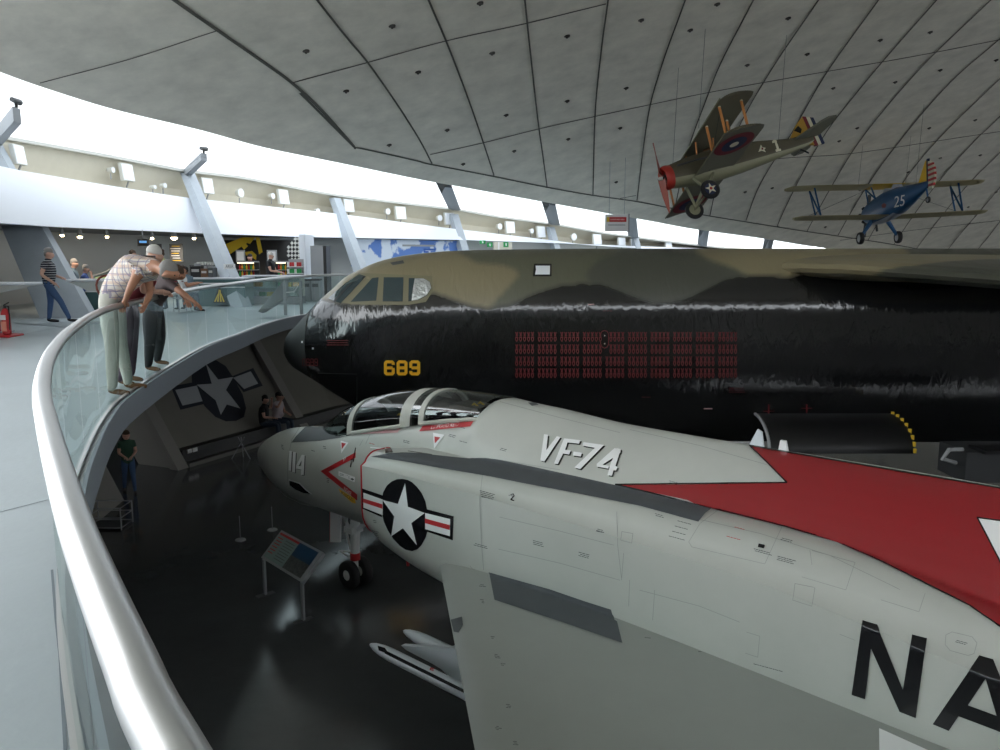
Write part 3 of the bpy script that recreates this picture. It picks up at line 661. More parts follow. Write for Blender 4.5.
for (x0, x1, lab, g) in ((237, 255, 'lit open chiller with green and yellow bottles behind the counter', 0), (276, 286.5, 'lit open chiller beside the woman in black', 1)):
    a, b_ = gpz(x0, 29.5, .9), gpz(x1, 29.5, .9); L = (b_ - a).length; cc = (a + b_) / 2; t_ = thing('chiller', lab, 'chiller', V((cc.x, cc.y, 0)))
    MB().box(cc + V((0, .35, -.46)), (L, .6, .88)).build('chiller_base', 'dark_grey', t_); MB().box(cc + V((0, .62, .2)), (L, .04, .6)).build('chiller_back', 'dark_grey', t_); MB().box(cc + V((0, .3, .5)), (L, .6, .05)).build('canopy', 'grey', t_); MB().box(cc + V((0, .02, .46)), (L * .9, .05, .04)).build('light_strip', 'shelf_glow', t_); MB().box(cc + V((0, .3, .2)), (L, .5, .02)).build('shelf', 'steel', t_)
    cols = ['green', 'yellow', 'red', 'orange', 'green', 'yellow', 'red']
    for r in range(2):
        for k in range(4 if g else 7):
            p = V((a.x + L * (k + .7) / (4.6 if g else 8), cc.y + .2, .885 if r == 0 else 1.115)); m_ = cols[(k + r * 2) % 7]
            mb = MB(); mb.lathe([(.03, 0), (.035, .02), (.035, .12), (.012, .16), (.012, .2)], p, n=8); tag(mb.build('bottle', m_), '%s bottle on the %s shelf of the %s chiller' % (m_, 'upper' if r else 'lower', 'second' if g else 'first'), 'bottle', 'bottles in the chillers')
# sweets rack
t_ = thing('snack_rack', 'snack rack with red, green and blue packets right of the checkered panel', 'rack', gpz(295, 29.5))
a, b_ = gpz(288, 29.5, 0), gpz(303, 29.5, 0); L = (b_ - a).length; cc = (a + b_) / 2
MB().box(cc + V((0, .3, .75)), (L, .04, 1.5)).build('rack_back', 'grey', t_)
for r, z in enumerate((.75, .98, 1.22)): MB().box(cc + V((0, .12, z)), (L, .3, .02)).build('rack_shelf', 'white', t_)
for r, (z, m_) in enumerate(((.76, 'blue'), (.99, 'green'), (1.23, 'red'))):
    for k in range(6):
        p = V((a.x + L * (k + .6) / 6.4, cc.y + .05, z + .08)); mm = m_ if k % 3 else 'white'
        tag(MB().box(p, (.075, .06, .15)).build('snack_packet', mm), '%s snack packet on the %s shelf of the rack' % (mm, ['bottom', 'middle', 'top'][r]), 'packet', 'packets on the snack rack')
# black and yellow wall graphic, checkered oval, framed notices
t_ = thing('wall_graphic', 'black wall graphic with broad yellow strokes behind the cafe till', 'wall graphic', gpz(262, 33.2, 1))
def wg(pts, off, mt, nm, par): MB().prism([atd(x, y, 33.2 - off) for x, y in pts], (0, .012, 0)).build(nm, mt, par)
K = lambda p: zc(130, 140, 5, p)
wg([(218, 240), (303, 240), (303, 290), (228, 290)], 0, 'black', 'graphic_panel', t_)
for pp in ([(480, 520), (560, 486), (630, 486), (500, 570)], [(590, 486), (625, 486), (600, 520), (575, 510)], [(556, 530), (575, 515), (590, 530), (570, 548)], [(628, 486), (648, 488), (663, 560), (645, 572)], [(575, 560), (610, 555), (632, 575), (630, 600), (615, 590), (600, 572), (580, 578)]): wg(K(pp), .06, 'ochre_y', 'yellow_stroke', t_) if False else wg(K(pp), .06, 'yellow', 'yellow_stroke', t_)
t2 = thing('checkered_panel', 'black and white checkered oval on the cafe wall', 'wall graphic', atd(294, 250, 33))
for r in range(7):
    for k in range(4):
        cx, cy = 288.5 + k * 3.4, 239 + r * 4.1
        if (cx - 300) ** 2 / 160 + (cy - 250) ** 2 / 190 < 1: MB().prism([atd(cx + a, cy + b, 33.05) for a, b in ((-1.7, 0), (0, -2), (1.7, 0), (0, 2))], (0, .012, 0)).build('white_check', 'offwhite', t2)
for x0, x1, m in ((236, 245, 'left'), (267, 277, 'right')):
    a, b_ = atd(x0, 250, 31), atd(x1, 262, 31); cc = (a + b_) / 2; tt = thing('framed_notice', 'pale framed notice above the chillers, %s one' % m, 'notice', cc)
    MB().box(cc, (b_.x - a.x, .03, a.z - b_.z)).build('notice_frame', 'grey', tt); MB().box(cc + V((0, -.02, 0)), ((b_.x - a.x) * .75, .01, (a.z - b_.z) * .75)).build('notice_sheet', 'white', tt)
# white partition, tall steel fridge, bins
tag(boxpx('wall_partition', None, None, 301, 307, 31.5, 0, 2.44, 1.5, 'white_wall')[0], 'white partition right of the snack rack', kind='structure')
t_ = thing('steel_fridge', 'tall steel fridge with a black notice beside the white partition', 'fridge', gpz(318, 31))
o, c, R_, L, d, n = boxpx('fridge_body', None, None, 312, 324.5, 31, .02, 2.0, .8, 'grey', parent=t_); boxpx('fridge_side', None, None, 324.5, 327.5, 31, .02, 2.0, .8, 'black', parent=t_)
a, b_ = atd(314.5, 251, 30.9), atd(319, 262, 30.9); cc = (a + b_) / 2; MB().box(cc, (b_.x - a.x, .02, a.z - b_.z)).build('notice', 'black', t_); MB().box(cc + V((0, -.02, .05)), (.1, .01, .08)).build('notice_text', 'white', t_); MB().cyl(atd(312.8, 262, 30.9), atd(312.8, 272, 30.9), .02, n=6).build('door_handle', 'steel', t_)
for k, (x0, x1, lab) in enumerate(((303, 311, 'left steel waste bin under the fridge'), (311.5, 320, 'right steel waste bin under the fridge'))):
    o, c, R_, L, d, n = boxpx('waste_bin', lab, 'bin', x0, x1, 28.5, .02, .75, .4, 'steel_dull' if False else 'grey'); MB().box(c + V((0, 0, .39)), (L + .02, .42, .05), R_).build('bin_lid', 'black', o); MB().box(c + V((0, 0, .2)) - n * .21, (L * .7, .01, .12), R_).build('bin_flap', 'dark_grey', o)
# gallery reading desk seen from behind
t_ = thing('reading_desk', 'slanted grey reading desk on two posts by the far balustrade', 'lectern', gpz(285, 22.5))
P0, P1 = gpz(258, 21.5, .15), gpz(284, 22.3, .98)
MB().prism([P0, gpz(285, 22.3, 1.0), gpz(285, 22.3, .9), gpz(285, 22.3, .45), gpz(262, 21.6, .1)], (.03, .25, 0)).build('desk_panel', 'grey', t_)
for x, h in ((285, 1.0), (301, .95)): MB().box(gpz(x, 22.2, h / 2), (.08, .05, h)).build('post', 'grey', t_)
MB().tube([gpz(285, 22.2, .62), gpz(294, 22.2, .64), gpz(298, 22.2, .8)], .015, 6).build('stay', 'white', t_)
# column plate
p = atd(229.5, 266.5, 25.2); t_ = tag(MB().box(p, (.36, .02, .16)).build('column_plate', 'white'), 'small white letter plate on the second raking column', 'plate')
mb = text_flat('plate_letters', 'AREA', [p + V((-.12, -.015, .05)), p + V((.12, -.015, .05)), p + V((.12, -.015, -.04)), p + V((-.12, -.015, -.04))], 'dark_grey', t_)
# world map
M['map_blue'] = mat('map_blue', (.5, .56, .66), .6)
nt = M['map_blue'].node_tree; b0 = nt.nodes['Principled BSDF']; tc = nt.nodes.new('ShaderNodeTexCoord'); n0 = nt.nodes.new('ShaderNodeTexNoise'); n0.inputs['Scale'].default_value = .9; n0.inputs['Detail'].default_value = 8; cr = nt.nodes.new('ShaderNodeValToRGB')
cr.color_ramp.elements[0].position = .5; cr.color_ramp.elements[0].color = (.6, .66, .74, 1); cr.color_ramp.elements[1].position = .53; cr.color_ramp.elements[1].color = (.1, .2, .5, 1)
nt.links.new(tc.outputs['Object'], n0.inputs['Vector']); nt.links.new(n0.outputs['Fac'], cr.inputs[0]); nt.links.new(cr.outputs[0], b0.inputs['Base Color'])
xs = [354, 375, 400, 430, 466]; A_ = [fb(x) + outn(x) * .22 + V((0, 0, -.05)) for x in xs]; B_ = [p + V((0, 0, -1.25)) for p in A_]
t_ = tag(MB().loft([A_, B_, [p + outn(400) * .04 for p in B_], [p + outn(400) * .04 for p in A_]], closed=False).build('wall_map', 'map_blue'), 'long pale blue world map on the gallery wall behind the bomber nose', 'map')
for x0, x1, y, m_ in ((426, 438, 248.5, 'blue'), (426, 431, 251, 'blue'), (405, 437, 244.5, 'grey')):
    a, b_ = fb(x0) + outn(x0) * .2, fb(x1) + outn(x1) * .2; z = ony(x0, y, a.y).z; a.z = b_.z = z; MB().prism([a, b_, b_ + V((0, 0, -.09)), a + V((0, 0, -.09))], outn(x0) * .01).build('map_caption', m_, t_)
# exit signs and lit doorway
def wallpx(x, y, off=0.): p = wp(x, y, -off); return p
for i, (x0, x1, y0, y1) in enumerate(((479.5, 485.5, 240.5, 244), (487, 492.5, 242.5, 247), (503.5, 508.5, 242, 247))):
    q = [wallpx(x, y, .12) for x, y in ((x0, y0), (x1, y0), (x1, y1), (x0, y1))]; t_ = thing('exit_sign', ['green exit sign nearest the fourth raking column', 'green running-man exit sign left of the doorway', 'green exit sign right of the doorway'][i], 'sign', q[0], 'green exit signs')
    MB().prism(q, (0, .04, 0)).build('sign_plate', 'green', t_); cc = (q[0] + q[2]) / 2 + V((0, -.02, 0)); MB().box(cc, ((q[1].x - q[0].x) * .3, .01, (q[0].z - q[3].z) * .5)).build('sign_symbol', 'white', t_)
q = [wallpx(x, y, .08) for x, y in ((493.5, 241.5), (512, 242.5), (512, 254), (493.5, 254))]; d1 = tag(MB().prism(q, (0, .05, 0)).build('door_1', 'cream_wall'), 'pale doorway on the gallery behind the bomber', kind='structure')
MB().prism([wallpx(x, y, .12) for x, y in ((498, 242), (499.5, 242), (499.5, 254), (498, 254))], (0, .05, 0)).build('door_frame', 'white', d1)
M['pink_light'] = mat('pink_light', (.75, .4, .4), .5)
# hanging sign
a, b_ = atd(605, 214.5, 37), atd(628, 231.5, 37); cc = (a + b_) / 2; W_, H_ = b_.x - a.x, a.z - b_.z
t_ = thing('hanging_sign', 'pale hanging sign with a red banner under the roof edge', 'sign', cc)
MB().box(cc, (W_, .12, H_)).build('sign_board', 'white', t_); MB().box(cc + V((.05, -.07, H_ * .2)), (W_ * .74, .02, H_ * .28)).build('red_banner', 'red', t_); MB().box(cc + V((-W_ * .38, -.07, H_ * .2)), (W_ * .1, .02, H_ * .28)).build('banner_tab', 'yellow', t_)
mb = MB()
for k in range(11): mb.box(cc + V((-.27 + k * .06, -.083, H_ * .2)), (.035 if k % 3 else .045, .006, H_ * .09))
mb.build('banner_letters', 'pink_light', t_)['kind'] = 'stuff'
MB().box(cc + V((0, -.065, -H_ * .12)), (W_ * .75, .01, H_ * .05)).build('text_line', 'grey', t_); MB().box(cc + V((W_ / 2 + .03, .02, 0)), (.07, .16, H_ * 1.08)).build('side_frame', 'grey', t_)
for s in (-.35, .35): MB().cyl(cc + V((s, 0, H_ / 2)), V((cc.x + s, cc.y, roofz(cc.x + s, cc.y) + .05)), .012, n=5).build('hanger', 'grey', t_)
# extinguishers
def extinguisher(p, lab):
    t_ = thing('fire_extinguisher', lab, 'fire extinguisher', p, 'fire extinguishers')
    MB().lathe([(.06, 0), (.085, .02), (.085, .42), (.06, .5), (.03, .53)], p + V((0, 0, .05)), n=18).build('cylinder', 'red', t_)
    MB().cyl(p + V((0, 0, .57)), p + V((0, 0, .64)), .025).build('valve', 'black', t_); MB().tube([p + V((.02, -.02, .62)), p + V((.1, -.05, .63)), p + V((.13, -.08, .45)), p + V((.11, -.08, .15))], .013, 6).build('hose', 'black', t_)
    MB().box(p + V((-.01, -.084, .4)), (.11, .012, .1)).build('label', 'white', t_); MB().box(p + V((0, -.085, .22)), (.1, .012, .2)).build('instruction_panel', 'pinkish', t_)
    MB().tube([p + V((-.03, 0, .64)), p + V((.1, -.02, .7))], .012, 6).build('lever', 'black', t_)
M['pinkish'] = mat('pinkish', (.7, .25, .18), .5)
extinguisher(gpz(7.5, 16.3, .0), 'red fire extinguisher with a white label on the gallery floor'); extinguisher(gpz(-3, 16.8, .0), 'red fire extinguisher farther left, half out of the picture')
p = gpz(2, 16.4, 0); tag(MB().loft([[p + V((sx * .3 * k, sy * .26 * k, z)) for sx, sy in ((-1, -1), (1, -1), (1, 1), (-1, 1))] for k, z in ((1, 0), (1, .03), (.9, .045))]).build('extinguisher_stand', 'red'), 'red base tray holding the fire extinguishers', 'stand')
# ================================================================ lower hall: information lectern and low barrier posts
t_ = thing('information_lectern', 'angled information board on two grey legs in front of the jet', 'lectern', atz(285, 612, ZF))
def lowz(x, y, h): return atz(x, y, ZF + h)
BLc, BRc = lowz(261, 557.5, .62), lowz(302, 582.5, .62); TLc, TRc = lowz(281.5, 530, .98), lowz(323.5, 553, .98)
uu = (BRc - BLc); TRc = TLc + uu; nrm_ = uu.cross(TLc - BLc).normalized()
if nrm_.z < 0: nrm_ = -nrm_
def lp(u, v, off=.0): return BLc.lerp(BRc, u).lerp(TLc.lerp(TRc, u), v) + nrm_ * off
MB().prism([lp(0, 0), lp(1, 0), lp(1, 1), lp(0, 1)], -nrm_ * .03).build('board', 'grey', t_)
M['board_green'] = mat('board_green', (.22, .3, .28), .5); M['photo_blue'] = mat('photo_blue', (.02, .06, .12), .3); M['photo_grey'] = mat('photo_grey', (.08, .085, .08), .4, nscale=20, namt=.6)
pn = MB().prism([lp(.03, .07, .003), lp(.5, .07, .003), lp(.5, .93, .003), lp(.03, .93, .003)], nrm_ * .002).build('text_panel', 'board_green', t_)
MB().prism([lp(.5, .5, .003), lp(.93, .5, .003), lp(.93, .93, .003), lp(.5, .93, .003)], nrm_ * .002).build('picture_sky', 'photo_blue', t_); MB().prism([lp(.5, .07, .003), lp(.93, .07, .003), lp(.93, .5, .003), lp(.5, .5, .003)], nrm_ * .002).build('picture_ground', 'photo_grey', t_)
MB().prism([lp(.03, .86, .006), lp(.5, .86, .006), lp(.5, .93, .006), lp(.03, .93, .006)], nrm_ * .002).build('red_heading', 'red', t_)
for r in range(6): MB().prism([lp(.05, .78 - r * .1, .007), lp(.05 + random.uniform(.1, .18), .78 - r * .1, .007), lp(.16, .75 - r * .1, .007), lp(.05, .75 - r * .1, .007)], nrm_ * .002).build('red_heading', 'red', t_)
for r in range(8): MB().prism([lp(.24, .78 - r * .085, .007), lp(.46, .78 - r * .085, .007), lp(.46, .765 - r * .085, .007), lp(.24, .765 - r * .085, .007)], nrm_ * .002).build('text_line', 'dark_grey', t_)
R_l = Matrix.Rotation(math.atan2(uu.y, uu.x), 3, 'Z')
for u_ in (.04, .97):
    b_ = lp(u_, .0, -.03); g_ = V((b_.x, b_.y, ZF)); lg = MB().box((b_ + g_) / 2, (.06, .035, b_.z - ZF), R_l).build('leg', 'grey', t_); MB().box(g_ + V((0, 0, .008)), (.1, .3, .016), R_l).build('foot_plate', 'dark_grey', lg)
    MB().prism([lp(u_ - .02, 0, -.035), lp(u_ + .02, 0, -.035), lp(u_ + .02, 1, -.035), lp(u_ - .02, 1, -.035)], -nrm_ * .03).build('side_arm', 'grey', t_)
for i, (x, y) in enumerate(((240.5, 540), (272.5, 530))):
    p = atz(x, y, ZF); t_ = thing('barrier_post', 'thin low barrier post, the %s of two left of the jet nose wheel' % ('nearer' if i == 0 else 'farther'), 'barrier post', p, 'low barrier posts')
    MB().cyl(p + V((0, 0, .015)), p + V((0, 0, .46)), .008, n=8).build('post', 'grey', t_); MB().cyl(p, p + V((0, 0, .018)), .1, .09, 20).build('base_disc', 'grey', t_); MB().ell(p + V((0, 0, .465)), (.013, .013, .013), n=8, k=5).build('post_knob', 'grey', t_)
p = atz(241, 459, ZF); t_ = thing('folding_stand', 'thin metal folding stand beside the bench plinth', 'stand', p)
for a, b_ in (((-.25, 0, 0), (.12, 0, .6)), ((.25, 0, 0), (-.05, 0, .6)), ((0, .2, 0), (.03, 0, .6))): MB().tube([p + V(a), p + V(b_)], .014, 6).build('leg', 'grey', t_)
p = atz(110, 526, ZF); t_ = thing('wire_crate', 'open wire crate by the near pier under the gallery', 'crate', p)
for z in (.05, .25, .45): MB().tube([p + V((x, y, z)) for x, y in ((-.35, -.25), (.35, -.25), (.35, .25), (-.35, .25))], .012, 6, closed=True).build('wire_hoop', 'grey', t_)
for x, y in ((-.35, -.25), (.35, -.25), (.35, .25), (-.35, .25)): MB().cyl(p + V((x, y, 0)), p + V((x, y, .46)), .014, n=6).build('upright', 'grey', t_)
MB().box(p + V((0, 0, .03)), (.66, .46, .02)).build('crate_floor', 'dark_grey', t_)
# ================================================================ jet fighter (s = metres aft of the nose, w = metres to port, h = metres above the hall floor)
for nm, args in {
 'jet_grey': dict(col=(.45, .46, .425), rough=.34, nscale=1.4, namt=.05, coat=.15, bump=.006, bscale=6),
 'jet_radome': dict(col=(.43, .435, .4), rough=.4),
 'jet_wing': dict(col=(.28, .29, .27), rough=.42, nscale=1.2, namt=.05),
 'walkway': dict(col=(.075, .082, .09), rough=.75, nscale=4, namt=.08),
 'glare': dict(col=(.06, .065, .07), rough=.55),
 'jet_red': dict(col=(.26, .011, .016), rough=.16, coat=.5, bump=.035, bscale=2.5),
 'jet_white': dict(col=(.78, .78, .78), rough=.3), 'jet_black': dict(col=(.008, .008, .01), rough=.15),
 'stencil': dict(col=(.05, .055, .06), rough=.5), 'panel_line': dict(col=(.3, .31, .29), rough=.6),
 'frame_grey': dict(col=(.5, .5, .45), rough=.4), 'tyre': dict(col=(.012, .012, .013), rough=.6),
 'cockpit': dict(col=(.02, .022, .024), rough=.7), 'pink': dict(col=(.6, .35, .36), rough=.4),
 'missile_white': dict(col=(.62, .66, .7), rough=.3), 'jet_yellow': dict(col=(.75, .45, .03), rough=.4),
}.items(): M[nm] = mat(nm, **args)
M['canopy_glass'] = glassmat('canopy_glass', (.45, .5, .5), .1, .015)
TH = math.radians(42)
JD = V((math.cos(TH), -math.sin(TH), 0)); JN = V((-math.sin(TH), -math.cos(TH), 0)); J0 = V((-4.5009, 14.4487, ZF))
def J(s, w, h): return J0 + JD * s + JN * w + V((0, 0, h))
jm = Matrix(((JD.x, -JN.x, 0, J0.x), (JD.y, -JN.y, 0, J0.y), (0, 0, 1, J0.z), (0, 0, 0, 1)))
jet = thing('jet_fighter', 'grey twin-engine jet fighter with red spine arrow, letters VF-74 and number 114', 'jet aircraft', mw=jm)
# central body: top, bottom, half width, height of the widest point, exponents
TOPT = [(0, 1.82), (.12, 1.96), (.46, 2.15), (.95, 2.35), (1.57, 2.50), (2.15, 2.57), (2.5, 2.63), (3.0, 2.75), (3.5, 2.88), (4.3, 3.07), (4.85, 3.2), (5.5, 3.34), (6.0, 3.44), (6.08, 3.52), (6.2, 3.55), (6.57, 3.535), (7.06, 3.52), (8.1, 3.46), (12, 3.45), (14, 3.35), (16.5, 3.0)]
BOTT = [(0, 1.82), (.12, 1.69), (.4, 1.53), (.98, 1.36), (1.3, 1.29), (1.64, 1.25), (2.35, 1.24), (3.0, 1.24), (4.5, 1.2), (8, 1.15), (12, 1.25), (14, 1.8), (16.5, 2.6)]
WMT = [(0, .0), (.12, .13), (.46, .3), (.95, .45), (1.57, .58), (2.35, .62), (3.5, .66), (4.8, .7), (6, .76), (7, .84), (8, .92), (9, .98), (12, 1.0), (14, .7), (16.5, .3)]
HMT = [(0, 1.82), (.95, 1.86), (2.35, 1.9), (3.5, 2.0), (5, 2.15), (6.5, 2.45), (8, 2.55), (12, 2.5), (14, 2.5), (16.5, 2.8)]
PUT = [(0, 2), (2, 2.05), (3, 2.4), (5, 2.4), (5.9, 2.3), (6.4, 1.9), (7, 1.65), (8, 1.5), (12, 1.5), (16.5, 1.6)]
def body_ring(s, n=44):
    ht, hb, wm, hm, pu = sinterp(TOPT, s) if not 5.9 < s < 6.3 else interp(TOPT, s), sinterp(BOTT, s), sinterp(WMT, s), sinterp(HMT, s), sinterp(PUT, s)
    wm = max(wm, .005); R_ = []
    for k in range(n):
        a = 2 * math.pi * k / n; c, sn = math.cos(a), math.sin(a); p = pu if sn > 0 else 2.3
        ww = abs(c) ** (2 / p) * (1 if c > 0 else -1) * wm; hh = abs(sn) ** (2 / p)
        R_.append(J(s, ww, hm + hh * (ht - hm) if sn > 0 else hm - hh * (hm - hb)))
    return R_
S_ = [0, .03, .08, .15, .25, .4, .6, .85, 1.1]
mb = MB(); mb.loft([[p + JD * .13 * (1 - s / 1.1) for p in body_ring(s)] for s in S_]); mb.build('radome', 'jet_radome', jet)
st = [1.1, 1.35, 1.6, 1.9, 2.2, 2.6, 3.0, 3.4, 3.8, 4.2, 4.6, 5.0, 5.4, 5.8, 6.0, 6.08, 6.2] + [6.35 + .15 * i for i in range(41)] + [12.6, 13, 14, 15, 16, 16.5]
mb = MB(); mb.loft([body_ring(s) for s in st], mf=lambda i, k: 1 if (2.95 <= st[i] < 5.95 and 7 <= k <= 14) else 0)
keep = [i for i, m_ in enumerate(mb.m) if m_ == 0]; mb.f = [mb.f[i] for i in keep]; mb.m = [0] * len(keep)
fus = mb.build('fuselage', ['jet_grey'], jet)
mb = MB(); mb.loft([[J(s, w_ * .42, (sinterp(TOPT, s) - .12) if abs(w_) == 1 else 2.35) for w_ in (-1, -.9, .9, 1)] for s in (3.0, 3.4, 4.2, 5, 5.97)], closed=False)
for s in (3.01, 4.86, 5.96): mb.quad(J(s, -.42, 2.35), J(s, .42, 2.35), J(s, .42, sinterp(TOPT, s) - .1), J(s, -.42, sinterp(TOPT, s) - .1))
mb.build('cockpit_tub', 'cockpit', jet)
# engine trunks
TT_T = [(4.76, 2.80), (5.2, 2.84), (6.2, 2.88), (7.5, 2.93), (9.5, 2.96), (10.5, 2.94), (11.3, 2.86), (12, 2.76), (14.5, 2.55)]
TT_B = [(4.76, 1.6), (5.2, 1.48), (6.2, 1.36), (8, 1.25), (12, 1.3), (14.5, 1.5)]
TT_W = [(4.76, 1.30), (5.1, 1.36), (6, 1.44), (7, 1.47), (9, 1.49), (11, 1.49), (12, 1.47), (14.5, 1.2)]
def trunk_ring(s, sg, scale=1., sh=0.):
    t, b, wo = sinterp(TT_T, s), sinterp(TT_B, s), sinterp(TT_W, s); wi = .32 if s > 5.6 else lerp(.74, .32, max(0, (s - 4.76)) / .84)
    rt = lerp(.2, .42, min(1, max(0, (s - 6) / 5))); rb = .42; pts = []
    cy, cx = (t + b) / 2, (wi + wo) / 2
    tilt = .05 * min(1, (s - 4.7) / 2)
    def arc(cx_, cy_, r, a0, a1, n):
        for k in range(n + 1):
            a = math.radians(lerp(a0, a1, k / n)); pts.append((cx_ + r * math.cos(a), cy_ + r * math.sin(a)))
    arc(wi + .12, t - .12, .12, 180, 90, 3); arc(wo - rt * 1.25 - tilt, t - rt, rt, 90, 12, 7)
    pts[-1] = (wo - tilt * .9, pts[-1][1])
    pts.append((wo, lerp(t - rt, b + rb, .45))); arc(wo - rb, b + rb, rb, 0, -90, 7); arc(wi + .15, b + .15, .15, -90, -180, 3)
    return [J(s + sh, (cx + (p - cx) * scale) * sg, cy + (q - cy) * scale) for p, q in pts]
duct_st = [4.76, 4.8, 4.87] + [4.95 + .15 * i for i in range(52)] + [12.9, 13.3, 14, 14.5]
trunks = []
for sg, nm in ((1, 'port'), (-1, 'starboard')):
    mb = MB(); rings = [trunk_ring(4.9, sg, .6, .6), trunk_ring(4.76, sg, .9, .25), trunk_ring(4.76, sg, .965, .02), trunk_ring(4.76, sg, .985, -.01)] + [trunk_ring(s, sg) for s in duct_st]
    mb.loft(rings, mf=lambda i, k: 1 if i < 2 else 0); tr = mb.build('engine_intake', ['jet_grey', 'cockpit'], jet); trunks.append(tr)
    mb = MB(); mb.tube(trunk_ring(4.76, sg, 1.0, -.008), .014, 6, closed=True); mb.build('intake_lip', 'red', tr)
    # splitter plate ahead of the intake
    mb = MB(); a = [J(4.72, .735*sg, 1.7), J(4.36, .735*sg, 1.85), J(4.3, .735*sg, 2.5), J(4.5, .735*sg, 2.72), J(4.72, .735*sg, 2.76)]
    mb.prism(a, JN * .035 * sg); mb.build('splitter_plate', 'jet_grey', jet)
    # exhaust nozzle
    mb = MB(); mb.loft([[J(s, (.62 + r * math.cos(a)) * sg, 1.95 + r * math.sin(a)) for a in [2 * math.pi * k / 20 for k in range(20)]] for s, r in ((14.2, .52), (14.9, .5), (15.3, .42), (15.2, .36), (14.6, .34))], cap0=False)
    mb.build('exhaust_nozzle', 'dark_grey', jet)
# wings
def wing_sec(sLE, sTE, w, hm, th):
    c = sTE - sLE; up_, lo2 = [], []
    for k in range(13):
        x = (1 - math.cos(math.pi * k / 12)) / 2; t = th * c * 5 * (.2969*math.sqrt(x) - .126*x - .3516*x*x + .2843*x**3 - .1036*x**4)
        up_.append((sLE + x * c, hm + t * 1.0)); lo2.append((sLE + x * c, hm - t))
    return [J(s, w, h) for s, h in up_ + lo2[::-1][1:-1]]
def LEs(w): return 6.448 + 1.21 * (w - 1.496)
wings = []
for sg in (1, -1):
    mb = MB(); secs = []
    for w_, te, hm, th in ((.8, 12.7, 1.75, .048), (1.5, 12.75, 1.75, .048), (2.6, 12.85, 1.745, .046), (3.77, 12.95, 1.74, .044), (4.15, 12.98, 1.74, .042)):
        secs.append(wing_sec(LEs(w_), te, w_ * sg, hm, th))
    mb.loft(secs); wg = mb.build('wing', 'jet_wing', jet, smooth=50); wings.append(wg)
    mb = MB(); mb.loft([wing_sec(LEs(4.15) - .12, 12.98, 4.15 * sg, 1.74, .04), wing_sec(LEs(5.86) - .1, 13.3, 5.86 * sg, 2.1, .035)]); mb.build('outer_wing', 'jet_wing', jet, smooth=50)
    # stabilator
    mb = MB(); mb.loft([[J(s, w_*sg, h) for s, h in ((a0, hh), ((a0+b0)/2, hh+.05), (b0, hh), ((a0+b0)/2, hh-.05))] for w_, a0, b0, hh in ((.6, 15.2, 17.4, 2.6), (2.7, 16.9, 18.2, 2.1))]); mb.build('stabilator', 'jet_grey', jet)
mb = MB(); mb.loft([[J(s, w_, h) for s, w_ in ((a0, 0), ((a0+b0)/2, .09), (b0, 0), ((a0+b0)/2, -.09))] for h, a0, b0 in ((3.2, 13.2, 17.2), (3.8, 14.4, 17.4), (4.95, 16.3, 17.8))]); mb.build('tail_fin', 'jet_grey', jet)
# canopy: hoops over the sill
CT = [(2.2, 2.60), (2.57, 2.845), (2.97, 3.05), (3.59, 3.28), (4.0, 3.39), (4.5, 3.475), (4.91, 3.525), (5.51, 3.56), (6.1, 3.56)]
def hoop(s, k=1., n=18, shift=0., grow=0.):
    ht = sinterp(CT, s) + grow; hs = sinterp(TOPT, min(s, 5.99)) - interp([(2.2, .1), (3, .14), (6.1, .14)], s); w0 = interp([(2.2, .12), (2.5, .27), (2.9, .4), (3.5, .46), (4.9, .47), (6.1, .44)], s) + grow
    return [J(s + shift * math.sin(math.pi * i / n), -w0 * math.cos(math.pi * i / n), hs + (ht - hs) * abs(math.sin(math.pi * i / n)) ** .82) for i in range(n + 1)]
def glass_span(name, ss, shift0=0., shift1=0., mt='canopy_glass', grow=0.):
    mb = MB(); mb.loft([hoop(s, shift=lerp(shift0, shift1, i / (len(ss) - 1)), grow=grow) for i, s in enumerate(ss)], closed=False)
    return mb.build(name, mt, jet, smooth=80)
glass_span('windshield', [2.2, 2.35, 2.57, 2.8, 2.97, 3.2, 3.35])
glass_span('front_canopy', [3.45, 3.59, 3.8, 4.0, 4.25, 4.5, 4.62])
glass_span('rear_canopy', [5.06, 5.2, 5.5, 5.8, 6.08])
def frame_hoop(s0, s1, name, mt='frame_grey'):
    mb = MB(); a, b = hoop(s0, grow=.012), hoop(s1, grow=.012); a2, b2 = hoop(s0, grow=-.03), hoop(s1, grow=-.03)
    mb.loft([a, b, b2, a2, a], closed=False); return mb.build(name, mt, jet, smooth=40)
frame_hoop(3.33, 3.46, 'windshield_arch'); frame_hoop(4.58, 4.8, 'canopy_frame'); frame_hoop(4.8, 4.98, 'canopy_gap', 'canopy_glass'); frame_hoop(4.97, 5.07, 'canopy_frame')
for sg in (1, -1):
    for a0, a1 in ((3.44, 4.62), (5.0, 6.1)):
        mb = MB(); ss = [lerp(a0, a1, k / 6) for k in range(7)]
        mb.tube([hoop(s)[18 if sg > 0 else 0] + V((0, 0, .02)) for s in ss], .028, 6); mb.build('canopy_sill', 'frame_grey', jet)
